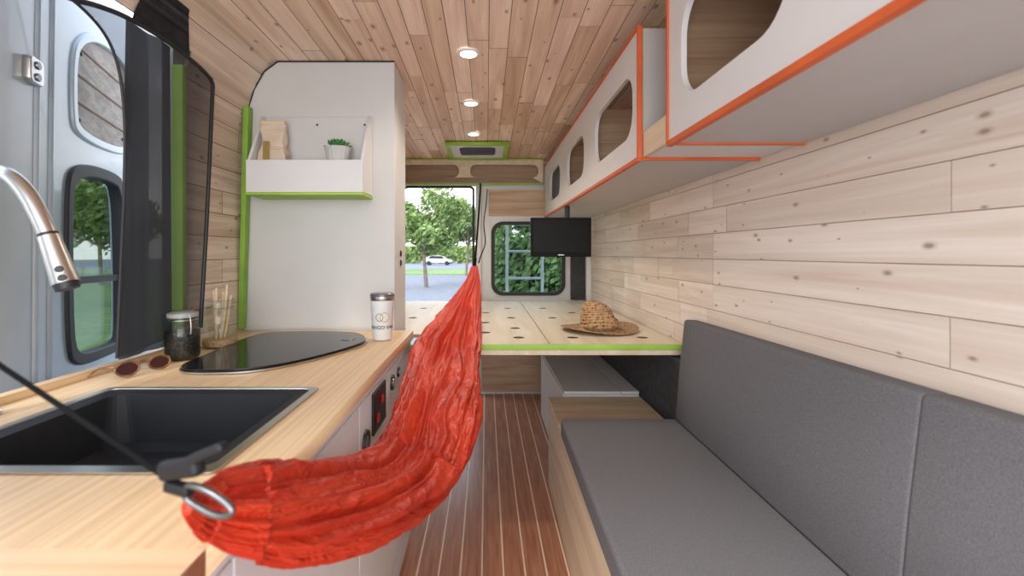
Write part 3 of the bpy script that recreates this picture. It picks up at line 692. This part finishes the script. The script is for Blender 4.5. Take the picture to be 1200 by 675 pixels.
# ---------------------------------------------------------------- bed
BH=-.41; zb=Z(BH)
be=thing('bed_platform',(.0,3.0,zb-.03),'plywood bed platform with round holes and green front edge','bed platform')
seams=[-1.07,-.30,.287,.895]
YF=2.05
for i,(a,b) in enumerate(zip(seams,seams[1:])):
    if i==0: hs=[rect(a+.003,b-.003,2.31,3.91)]
    else: hs=[rect(a+.003,b-.003,YF+.004,3.91)]
    w=b-a; hl=[]
    for fx in (.22,.5,.78):
        for Y in ((2.22,2.5,2.9,3.4) if fx!=.5 else (2.36,2.7,3.15)):
            if i==0 and Y<2.4: continue
            cx_=a+w*fx
            if (cx_-.594)**2+(Y-2.42)**2<.045: continue
            hs.append(circ(cx_,Y,.028)); hl.append((cx_,Y))
    q=plate('bed_panel',hs,.018,M_plybed,MXY(zb-.009)); put(be,q)
    for cx_,Y in hl:
        q=lathe('hole_dark_disc',[(.0278,-.0012),(.0265,-.003),(0,-.004)],M_rubber,(cx_,Y,zb),seg=20); put(be,q)  # black disc in each hole stands in for the darkness inside
ed=box('green_front_edge',-.405,.90,YF-.008,YF+.004,zb-.024,zb,M_green)
rl_=box('front_rail',-.40,.90,YF+.004,YF+.03,zb-.05,zb-.019,M_ply)
put(be,ed,rl_)
o=box('support_beam',-.35,.60,2.5,2.56,zb-.105,zb-.022,M_ply); tag(o,'pale wooden crossbeam beneath the bed platform','beam')
q=tube('beam_pin',[(.0,2.49,zb-.066),(.26,2.49,zb-.066)],.004,M_steel); tag(q,'thin steel rod on the wooden crossbeam','rod')

def strawmat():
    m,nt,b=newmat('woven_straw'); L=nt.links.new
    tc=nd(nt,'ShaderNodeTexCoord'); w=nd(nt,'ShaderNodeTexWave'); w.wave_type='RINGS'; w.rings_direction='SPHERICAL'; w.inputs['Scale'].default_value=42; w.inputs['Distortion'].default_value=1.0; w.inputs['Detail'].default_value=2
    L(tc.outputs['Object'],w.inputs['Vector'])
    n=nd(nt,'ShaderNodeTexVoronoi'); n.inputs['Scale'].default_value=62; L(tc.outputs['Object'],n.inputs['Vector'])
    mu=nd(nt,'ShaderNodeMath',operation='MULTIPLY_ADD'); mu.inputs[1].default_value=.5; L(w.outputs['Fac'],mu.inputs[0]); L(n.outputs['Distance'],mu.inputs[2])
    r=nd(nt,'ShaderNodeValToRGB'); r.color_ramp.elements[0].position=.28; r.color_ramp.elements[0].color=(.10,.048,.02,1); r.color_ramp.elements[1].color=(.52,.32,.16,1); r.color_ramp.elements[1].position=.85
    L(mu.outputs[0],r.inputs[0]); L(r.outputs[0],b.inputs['Base Color']); b.inputs['Roughness'].default_value=.8
    bp=nd(nt,'ShaderNodeBump'); bp.inputs['Strength'].default_value=.9; bp.inputs['Distance'].default_value=.005; L(mu.outputs[0],bp.inputs['Height']); L(bp.outputs[0],b.inputs['Normal']); return m
M_straw=strawmat()
hxy=P(702,388,2.42)
bm=bmesh.new(); rings=[]; seg=96
pf=[(.203,.012),(.198,.010),(.15,.005),(.11,.003),(.100,.006),(.097,.02),(.095,.06),(.090,.10),(.078,.132),(.055,.150),(.02,.156),(.0,.156)]
for r,z in pf:
    ring=[]
    for i in range(seg):
        t=2*math.pi*i/seg
        rr_=r*(1+.012*math.sin(24*t)) if r>.2 else r
        x=rr_*math.cos(t); y=rr_*math.sin(t)*(.92); zz=z
        if r>.12: zz+=.010*(r-.12)/.08*math.sin(2*t+.5)+.006*(r-.12)/.08
        if z>.09:
            zz-=.032*math.exp(-(y/.028)**2)*(1 if z>.13 else .4)
            zz+=.020*(-x/.08)
            if x>0: x*=.86; y*=.85
        ring.append(bm.verts.new((hxy.x+x,2.42+y,zb+zz)))
    rings.append(ring)
for a,b in zip(rings,rings[1:]):
    for i in range(seg): bm.faces.new([a[i],a[(i+1)%seg],b[(i+1)%seg],b[i]])
hat_=from_bm('crown_and_brim',bm,M_straw,True,fixn=False)
so=hat_.modifiers.new('s','SOLIDIFY'); so.thickness=.003; so.offset=1
ht=thing('straw_hat',(hxy.x,2.42,zb),'woven straw hat with wide brim on the bed platform','hat')
M_band=plain('brown_straw_band',(.22,.12,.06),.8,var=.4,scale=90,bump=.5)
hb=lathe('hat_band',[(.1005,.010),(.1015,.012),(.100,.026),(.098,.026)],M_band,(hxy.x,2.42,zb),mod=lambda t,z:1.0-.04*abs(math.sin(t)))
put(ht,hat_,hb)

mo=thing('monitor',(.47,2.9,Z(.0)),'black flat screen monitor on an arm','monitor')
ym=2.9; a=P(622,255,ym); b=P(693,301,ym)
m1=box('bezel',a.x,b.x,ym,ym+.03,b.z,a.z,M_tv,.004)
M_scr=plain('dark_screen',(.004,.004,.005),.5,spec=.2)
m2=box('screen',a.x+.015,b.x-.015,ym-.002,ym,b.z+.03,a.z-.014,M_scr,0)
m3=boxes('arm',[(.44,.50,ym+.03,ym+.05,Z(.06),Z(.16)),(.515,.545,ym+.05,ym+.09,Z(.09),Z(.13)),(.47,.54,ym+.05,ym+.06,Z(.09),Z(.13)),(.515,.545,ym+.07,ym+.10,Z(.09),Z(.311))],M_black,.003)
m4=boxes('foot_strip',[((a.x+b.x)/2-.02,(a.x+b.x)/2+.02,ym-.003,ym,b.z+.010,b.z+.014)],M_steel,0)
put(mo,m1,m2,m3,m4)

# ---------------------------------------------------------------- overhead cabinets
XC=.50; HB=.312; HT=.742
oc=thing('overhead_cabinet',(.7,2.7,Z(HB)),'long white overhead cabinet with rounded slots and orange edging','overhead cabinet')
Yn,Yf_=1.50,3.90
def slot(px0,px1): 
    ya=XC*F/(px1-CX); yb_=XC*F/(px0-CX); return rrect(ya,yb_,Z(.405),Z(.625),.085)
f1=plate('front_panel',[rect(Yn,Yf_,Z(HB),Z(HT)),slot(644.5,656),slot(664.5,684),slot(697,741)],.015,M_white,MYZ(XC+.008))
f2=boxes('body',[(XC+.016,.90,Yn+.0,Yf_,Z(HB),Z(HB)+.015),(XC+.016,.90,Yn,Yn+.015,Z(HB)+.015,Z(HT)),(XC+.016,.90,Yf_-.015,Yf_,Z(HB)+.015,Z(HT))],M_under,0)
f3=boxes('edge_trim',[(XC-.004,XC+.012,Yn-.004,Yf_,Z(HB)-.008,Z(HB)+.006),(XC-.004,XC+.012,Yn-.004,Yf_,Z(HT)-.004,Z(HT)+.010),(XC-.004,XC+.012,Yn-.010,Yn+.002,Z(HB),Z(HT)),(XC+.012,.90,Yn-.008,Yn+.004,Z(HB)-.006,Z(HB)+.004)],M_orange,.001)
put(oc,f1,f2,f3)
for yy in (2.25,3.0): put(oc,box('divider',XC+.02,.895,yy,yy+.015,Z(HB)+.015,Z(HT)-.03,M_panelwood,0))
XD=.515; Y1=1.285
oc2=thing('overhead_cabinet',(.7,.7,Z(HB)),'white overhead cabinet with one large rounded opening and orange edging','overhead cabinet')
def slot2(px0,px1):
    ya=XD*F/(px1-CX); yb_=XD*F/(px0-CX); return rrect(ya,yb_,Z(.405),Z(.66),.09)
g1=plate('front_panel',[rect(-.1,Y1,Z(HB),Z(.80)),slot2(798,925),rrect(.1,.55,Z(.405),Z(.64),.09)],.015,M_white,MYZ(XD+.008))
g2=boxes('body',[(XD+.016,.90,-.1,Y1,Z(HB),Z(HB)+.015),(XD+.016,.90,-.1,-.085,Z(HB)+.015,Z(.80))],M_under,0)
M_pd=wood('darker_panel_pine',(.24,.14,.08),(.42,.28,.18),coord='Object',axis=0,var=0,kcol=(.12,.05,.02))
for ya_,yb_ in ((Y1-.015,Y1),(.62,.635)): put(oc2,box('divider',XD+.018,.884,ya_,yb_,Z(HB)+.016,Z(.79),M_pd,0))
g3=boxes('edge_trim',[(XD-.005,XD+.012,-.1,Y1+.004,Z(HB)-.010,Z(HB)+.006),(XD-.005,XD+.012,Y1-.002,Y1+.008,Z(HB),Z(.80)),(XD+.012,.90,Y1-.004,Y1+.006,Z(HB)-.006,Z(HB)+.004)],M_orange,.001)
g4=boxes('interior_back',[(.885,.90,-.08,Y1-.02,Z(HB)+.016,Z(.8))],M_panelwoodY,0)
put(oc2,g1,g2,g3,g4)
oc3=thing('open_cubby',(.7,1.39,Z(HB)),'small open cubby with a pale wooden lip between cabinets','shelf')
g=box('bottom_board',XD+.013,.90,Y1+.008,Yn-.010,Z(HB)+.003,Z(HB)+.015,M_white,0)
g_=box('wooden_lip',XD-.002,XD+.012,Y1+.009,Yn-.011,Z(HB)+.003,Z(HB)+.085,M_ply,.001)
put(oc3,g,g_)

# ---------------------------------------------------------------- bench
bn=thing('bench_box',(.6,1.3,0),'birch plywood bench box with brown wooden top','bench')
w1=hexa('body',[(.30,.15,0),(.895,.15,0),(.895,2.46,0),(.335,2.46,0)],[(.30,.15,Z(-.80)),(.895,.15,Z(-.80)),(.895,2.46,Z(-.80)),(.335,2.46,Z(-.80))],M_ply,.003,1)
w2=hexa('wooden_top',[(.325,1.985,Z(-.80)),(.835,1.985,Z(-.80)),(.835,2.46,Z(-.80)),(.333,2.46,Z(-.80))],[(.325,1.985,Z(-.775)),(.835,1.985,Z(-.775)),(.835,2.46,Z(-.775)),(.333,2.46,Z(-.775))],M_tan,.003,1)
put(bn,w1,w2)
zs0,zs1=Z(-.798),Z(-.715)
se=hexa('seat_cushion',[(.285,.15,zs0),(.80,.15,zs0),(.825,1.975,zs0),(.322,1.975,zs0)],[(.285,.15,zs1),(.80,.15,zs1),(.825,1.975,zs1),(.322,1.975,zs1)],M_cush,.014,4)
tag(se,'flat grey upholstered seat cushion on plywood bench','cushion')
def backrest():
    def fx(Y,t): return (.785+.023*(Y-.15)/1.8)*(1-t)+(.837+.008*(Y-.15)/1.8)*t
    top=lambda Y:-.262-.021*(Y-.15)/1.8
    e=.012; ya,yb_=.15,1.955; loops=[]
    seq=[(ya+(.872-ya)*i/6,0) for i in range(7)]+[(.8785,.0007),(.880,.0026),(.8815,.0007)]+[(.888+(1.943-.888)*i/9,0) for i in range(10)]+[(yb_-e*.3,e*.3),(yb_,e)]
    for Y,d in seq:
        hb0=zs1+.002+d; ht=Z(top(Y))-d
        pr=[(fx(Y,0)+.006+d,hb0),(fx(Y,.02)+d,hb0+.008),(fx(Y,.5)+d-.002,(hb0+ht)/2)]
        for k in range(6):
            a_=math.radians(180-90*k/5); pr.append((fx(Y,1)+d+.014+.014*math.cos(a_),ht-.014+.014*math.sin(a_)))
        pr+=[(.896,ht-.001),(.897,ht-.01),(.897,hb0)]
        loops.append([(x_,Y,z_) for x_,z_ in pr])
    q=loft('backrest_cushion',loops,M_cush,True,True,True)
    es=q.modifiers.new('es','EDGE_SPLIT'); es.split_angle=math.radians(60)
    tag(q,'long grey upholstered backrest cushion with one stitched seam','cushion')
backrest()
o=box('wheel_arch_cover',.848,.90,1.99,3.88,Z(-.798),zb-.06,M_felt,.01)
tag(o,'charcoal felt covered panel on the wall beneath bed','felt panel')
bx=thing('storage_box',(.62,3.0,0),'white storage box with pale grey lid beneath the bed','box')
b1=box('body',.42,.84,2.50,3.50,0,Z(-.775),M_white,.004)
b2=box('lid',.425,.735,2.49,3.51,Z(-.7745),Z(-.755),M_lid,.003)
b3=box('lid.001',.738,.838,2.49,3.51,Z(-.7745),Z(-.755),M_lid,.003)
put(bx,b1,b2,b3)

# ---------------------------------------------------------------- hammock
st=[((552,313),(560,313),2.85),((545,330),(563,332),2.62),((529,352),(564,358),2.38),((509,378),(565,386),2.14),((487,406),(564,414),1.92),((476,437),(564,450),1.68),((463,472),(561,487),1.46),((450,500),(549,532),1.30),((429,525),(527,572),1.12),((391,543),(482,612),.88),((350,548),(430,636),.73),((314,547),(372,647),.63),((282,548),(318,643),.56),((254,555),(266,632),.51),((234,569),(236,618),.475),((222,586),(218,602),.455)]
SA=[P(a[0],a[1],y) for a,b,y in st]; SB=[P(b[0],b[1],y) for a,b,y in st]
def cr(pts,t):
    n=len(pts)-1; x=t*n; i=min(int(x),n-1); f=x-i
    p0=pts[max(i-1,0)];p1=pts[i];p2=pts[i+1];p3=pts[min(i+2,n)]
    return .5*((2*p1)+(p2-p0)*f+(2*p0-5*p1+4*p2-p3)*f*f+(3*p1-p0-3*p2+p3)*f*f*f)
NS,NR=380,280
bm=bmesh.new(); uvl=bm.loops.layers.uv.new('UVMap'); R=[]; arc=[0]; prev=None
for i in range(NS+1):
    C=(cr(SA,i/NS)+cr(SB,i/NS))/2
    if prev is not None: arc.append(arc[-1]+(C-prev).length)
    prev=C
for i in range(NS+1):
    t=i/NS; a=cr(SA,t); b=cr(SB,t); C=(a+b)/2; hv=(b-a)/2; s=arc[i]
    t2=min(1,t+.01); t1=max(0,t-.01)
    tg=((cr(SA,t2)+cr(SB,t2))-(cr(SA,t1)+cr(SB,t1))).normalized()
    e1=(hv-tg*hv.dot(tg)); L1=hv.length; e1=e1.normalized()
    nrm=tg.cross(e1).normalized()
    if nrm.y>0: nrm=-nrm
    thk=.005+L1*.22
    env=min(1,t*7+.1)*min(1,(1-t)*7+.1)
    ring=[]
    for j in range(NR):
        th=2*math.pi*j/NR; c_,s_=math.cos(th),math.sin(th)
        wv=.55*noise.noise(Vector((s*1.7,th*.6,1)))+.16*noise.noise(Vector((s*5,th*1.4,4)))
        thw=th+wv
        m1=noise.noise(Vector((math.cos(thw)*2.8,math.sin(thw)*2.8,s*1.0)))
        m3=1-2*abs(noise.noise(Vector((math.cos(thw)*3.6,math.sin(thw)*3.6,s*1.2+20))))
        m4=1-2*abs(noise.noise(Vector((math.cos(thw)*7,math.sin(thw)*7,s*2.2+40))))
        cross=1-2*abs(noise.noise(Vector((s*7+th*1.5,th*1.9,9))))
        cross2=1-2*abs(noise.noise(Vector((s*15-th*1.8,th*3.4,19))))
        k=L1/.085
        disp=k*(.012*m1+.011*(m3-.6)+.0045*(m4-.6)+.0035*(cross-.6)*env+.0018*(cross2-.6)*env)
        g_=math.exp(-((thw-4.1)/.10)**2)*.35*thk+math.exp(-((thw-5.2)/.07)**2)*.25*thk
        pos=C+e1*(c_*L1*.97)+nrm*(s_*thk)
        pos+=(e1*c_+nrm*s_)*(disp-g_*env)
        ring.append(bm.verts.new(pos))
    R.append(ring)
for i,(a,b) in enumerate(zip(R,R[1:])):
    for j in range(NR):
        f=bm.faces.new([a[j],a[(j+1)%NR],b[(j+1)%NR],b[j]])
        uu=[(arc[i],j),(arc[i],j+1),(arc[i+1],j+1),(arc[i+1],j)]
        for lp,(u_,v_) in zip(f.loops,uu): lp[uvl].uv=(u_*1.2,v_/NR*.6)
bm.faces.new(R[0]); bm.faces.new(R[-1][::-1])
hb=from_bm('fabric',bm,M_ham,True)
hm=thing('hammock',(-.2,1.5,Z(-.6)),'bright red-orange nylon hammock slung lengthwise above the aisle','hammock')
wrapc=tube('end_cord',[tuple(P(556,318,2.80)),tuple(P(556,311,2.87)),tuple(P(557,303,2.93))],.010,M_web)
put(hm,hb,wrapc)
o=tube('hammock_strap',[tuple(P(557,303,2.935)),tuple(P(560,265,3.4)),tuple(P(563,221,3.88)),(P(563,221,3.9).x,3.905,Z(.60))],.007,M_web,smoothc=False); tag(o,'black webbing strap hanging from rear header','strap')
o=tube('dangling_strap',[tuple(P(561,308,2.96)),tuple(P(563,300,3.02)),tuple(P(570,285,3.3)),tuple(P(566,262,3.5)),tuple(P(570,240,3.7)),tuple(P(571,222,3.9))],.004,M_web); tag(o,'thin loose black cord beside the hammock strap','cord')
cb=[P(222,588,.447),P(244,602,.440),P(264,606,.436),P(274,600,.434),P(266,589,.436),P(244,575,.440),P(222,567,.446),P(213,576,.449)]
o=tube('carabiner',[tuple(v) for v in cb],.0034,M_dsteel,cyc=True); tag(o,'grey metal carabiner clipped to the hammock end','carabiner')
bk=thing('strap_buckle',P(225,545,.45),'black plastic strap buckle by the carabiner','buckle')
def slab(name,a,b,w,th,mat,up=Vector((0,0,1)),bv=.002):
    d_=(b-a).normalized(); s_=d_.cross(up).normalized(); n_=s_.cross(d_)
    return hexa(name,[a-n_*w/2-s_*th/2,a-n_*w/2+s_*th/2,b-n_*w/2+s_*th/2,b-n_*w/2-s_*th/2],[a+n_*w/2-s_*th/2,a+n_*w/2+s_*th/2,b+n_*w/2+s_*th/2,b+n_*w/2-s_*th/2],mat,bv,3)
k1=slab('buckle_body',P(190,552,.458),P(236,545,.446),.020,.016,M_buck,bv=.006)
k2=slab('buckle_lever',P(222,540,.446),P(264,522,.440),.010,.013,M_buck,bv=.004)
k3=slab('buckle_loop',P(196,568,.456),P(224,576,.446),.011,.012,M_buck,bv=.003)
put(bk,k1,k2,k3)
pa=P(205,566,.457); pb=P(-60,388,.56); dd=(pb-pa)
pc=pa+dd*((-1.087-pa.x)/dd.x)
o=slab('hammock_strap',pa,pc,.0065,.002,M_web,bv=0); tag(o,'black webbing strap running from the door pillar to carabiner','strap')

# ---------------------------------------------------------------- outside
GZ=-.62
def groundmat(name,c1,c2,s):
    m,nt,b=newmat(name); L=nt.links.new; tc=nd(nt,'ShaderNodeTexCoord'); n=nd(nt,'ShaderNodeTexNoise'); n.inputs['Scale'].default_value=s; n.inputs['Detail'].default_value=8
    L(tc.outputs['Object'],n.inputs['Vector']); r=nd(nt,'ShaderNodeValToRGB'); r.color_ramp.elements[0].position=.35; r.color_ramp.elements[1].position=.65
    r.color_ramp.elements[0].color=c4(c1); r.color_ramp.elements[1].color=c4(c2); L(n.outputs['Fac'],r.inputs[0]); L(r.outputs[0],b.inputs['Base Color']); b.inputs['Roughness'].default_value=.9; return m
M_asph=groundmat('asphalt',(.17,.18,.205),(.24,.25,.28),3); M_grass=groundmat('grass',(.13,.22,.05),(.26,.38,.12),4)
o=box('ground',-120,120,-60,160,GZ-.3,GZ,M_asph,0); tag(o,'grey asphalt street and parking surface','ground','structure')
o=box('lawn',-60,60,40,52,GZ,GZ+.05,M_grass,0); tag(o,'green lawn beyond the asphalt','lawn','structure')
o=box('lawn',-60,-7,3,30,GZ,GZ+.05,M_grass,0); tag(o,'green lawn beside the street','lawn','structure')
M_bark=plain('bark',(.22,.18,.14),.9,var=.3,bump=.6,bscale=20)
M_fol=groundmat('foliage',(.12,.19,.05),(.38,.50,.18),.9)
M_fol2=groundmat('dark_foliage',(.07,.13,.04),(.26,.38,.14),1.4)
def tree(x,y,hgt,spread,seed,n=4500,ls=.22,fm=None):
    rnd=random.Random(seed); t=thing('tree',(x,y,GZ),'leafy green tree with slender trunk','tree',group='street trees')
    bm=bmesh.new()
    def limb(a,b,r0,r1):
        d_=(b-a).normalized(); s_=d_.cross(Vector((.3,.9,.1))).normalized(); n_=d_.cross(s_)
        A=[bm.verts.new(a+(s_*math.cos(k*math.pi/4)+n_*math.sin(k*math.pi/4))*r0) for k in range(8)]
        B=[bm.verts.new(b+(s_*math.cos(k*math.pi/4)+n_*math.sin(k*math.pi/4))*r1) for k in range(8)]
        for k in range(8): bm.faces.new([A[k],A[(k+1)%8],B[(k+1)%8],B[k]])
    base=Vector((x,y,GZ)); fork=base+Vector((rnd.uniform(-.2,.2),0,hgt*.38)); limb(base,fork,.12,.09)
    cs=[]
    for i in range(13):
        a=i*2.4; rr=spread*.75*math.sqrt(rnd.random()); e=base+Vector((rr*math.cos(a),rr*math.sin(a),hgt*rnd.uniform(.5,.95)))
        limb(fork,e,.06,.02); cs.append((e,rnd.uniform(.22,.42)*spread))
    tr=from_bm('trunk',bm,M_bark,True)
    bm=bmesh.new()
    for i in range(n):
        c_,r_=rnd.choice(cs); v_=Vector((rnd.gauss(0,1),rnd.gauss(0,1),rnd.gauss(0,.8))).normalized()*r_*(rnd.random()**.4)*rnd.choice((1,1,1.25))
        p=c_+v_; s_=Vector((rnd.gauss(0,1),rnd.gauss(0,1),rnd.gauss(0,1))).normalized(); u_=s_.orthogonal().normalized()*ls*rnd.uniform(.6,1.3); w_=s_.cross(u_)*.5
        bm.faces.new([bm.verts.new(p-u_),bm.verts.new(p-w_),bm.verts.new(p+u_),bm.verts.new(p+w_)])
    fo=from_bm('foliage',bm,fm or M_fol,False,fixn=False)
    put(t,tr,fo)
tree(-3.3,25,5.2,2.3,1,5500,.15); tree(-1.7,38,6.6,2.5,2,5500,.17); tree(-9,48,6,2.8,3,3500)
tree(2.6,16,5.0,2.1,4,5500,.13,fm=M_fol2); tree(8,21,5.2,2.5,5,6500,fm=M_fol2); tree(.8,56,6,2.5,6); tree(4.5,30,6.5,3,11,fm=M_fol2)
tree(-15,14,4.6,2.2,7); tree(-22,26,6,3.0,8); tree(-13,20,3.8,1.6,9); tree(-29,20,6,3,10)
def hedge(x0,x1,y,z,seed,n,ls,fm):
    rnd=random.Random(seed); bm=bmesh.new()
    for i in range(n):
        p=Vector((rnd.uniform(x0,x1),y+rnd.uniform(-.6,.6),GZ+z*rnd.random()**.7)); s_=Vector((rnd.gauss(0,1),rnd.gauss(0,1),rnd.gauss(0,1))).normalized(); u_=s_.orthogonal().normalized()*ls; w_=s_.cross(u_)*.5
        bm.faces.new([bm.verts.new(p-u_),bm.verts.new(p-w_),bm.verts.new(p+u_),bm.verts.new(p+w_)])
    o=from_bm('hedge',bm,fm,fixn=False); tag(o,'dense green hedge along the lawn','hedge')
hedge(-18,14,84,3.2,21,9000,.4,M_fol); hedge(.15,5,10.5,2.2,22,10000,.11,M_fol2)
M_car=plain('white_car_paint',(.75,.76,.78),.25,coat=.6)
cx_,cyy=-7.6,72
ca=thing('car',(cx_,cyy,GZ+.05),'white parked car by the lawn','car')
prof_=[(-2.2,.35),(2.2,.35),(2.25,.8),(1.3,.95),(.7,1.45),(-1.2,1.5),(-1.9,1.0),(-2.25,.9)]
q=plate('car_body',[[(cx_+a,GZ+.05+b) for a,b in smoothpoly(prof_,1)]],1.7,M_car,MXZ(cyy)); put(ca,q)
q=plate('side_window',[[(cx_+a,GZ+.05+b) for a,b in [(-1.5,1.02),(1.05,1.0),(.6,1.38),(-1.1,1.42)]]],1.74,M_rubber,MXZ(cyy)); put(ca,q)
for sx in (-1.4,1.4):
    for sy in (-.8,.8):
        q=lathe('wheel',[(0,-.1),(.2,-.1),(.33,-.09),(.34,0),(.33,.09),(.2,.1),(0,.1)],M_rubber,seg=24); q.rotation_euler=(math.pi/2,0,0); q.location=(cx_+sx,cyy+sy,GZ+.34); put(ca,q)

# ---------------------------------------------------------------- light
w=bpy.data.worlds.new('World'); sc.world=w; w.use_nodes=True; nt=w.node_tree; bg=nt.nodes['Background']
tc=nd(nt,'ShaderNodeTexCoord'); sp_=nd(nt,'ShaderNodeSeparateXYZ'); nt.links.new(tc.outputs['Generated'],sp_.inputs[0])
r=nd(nt,'ShaderNodeValToRGB'); r.color_ramp.elements[0].position=0; r.color_ramp.elements[0].color=(.98,.97,.95,1); r.color_ramp.elements[1].position=.6; r.color_ramp.elements[1].color=(.68,.80,1,1)
nt.links.new(sp_.outputs[2],r.inputs[0]); nt.links.new(r.outputs[0],bg.inputs[0]); bg.inputs[1].default_value=3.2
def area(name,loc,rot,sx,sy,e,c=(1,1,1)):
    l=bpy.data.lights.new(name,'AREA'); l.shape='RECTANGLE'; l.size=sx; l.size_y=sy; l.energy=e; l.color=c
    o=bpy.data.objects.new(name,l); o.location=loc; o.rotation_euler=rot; col.objects.link(o); return o
area('windshield_fill',(0,-1.2,1.25),(math.radians(107),0,0),1.8,1.2,36,(1,.955,.90))  # added fill lamp standing in for windshield light, tilted up towards the ceiling
sl=bpy.data.lights.new('sun','SUN'); sl.energy=2.0; sl.angle=.2; sl.color=(1,.94,.85); so_=bpy.data.objects.new('sun',sl); so_.rotation_euler=(math.radians(40),math.radians(-30),0); col.objects.link(so_)

cam=bpy.data.cameras.new('camera'); co=bpy.data.objects.new('camera',cam); col.objects.link(co)
co.location=(0,0,H); co.rotation_euler=(math.pi/2,0,0)
cam.sensor_width=36; cam.lens=F/1200*36; cam.shift_x=(600-CX)/1200; cam.shift_y=-(337.5-CY)/1200; cam.clip_start=.05; cam.clip_end=400
cam.dof.use_dof=True; cam.dof.focus_distance=2.2; cam.dof.aperture_fstop=3.2
sc.camera=co
sc.view_settings.view_transform='Standard'
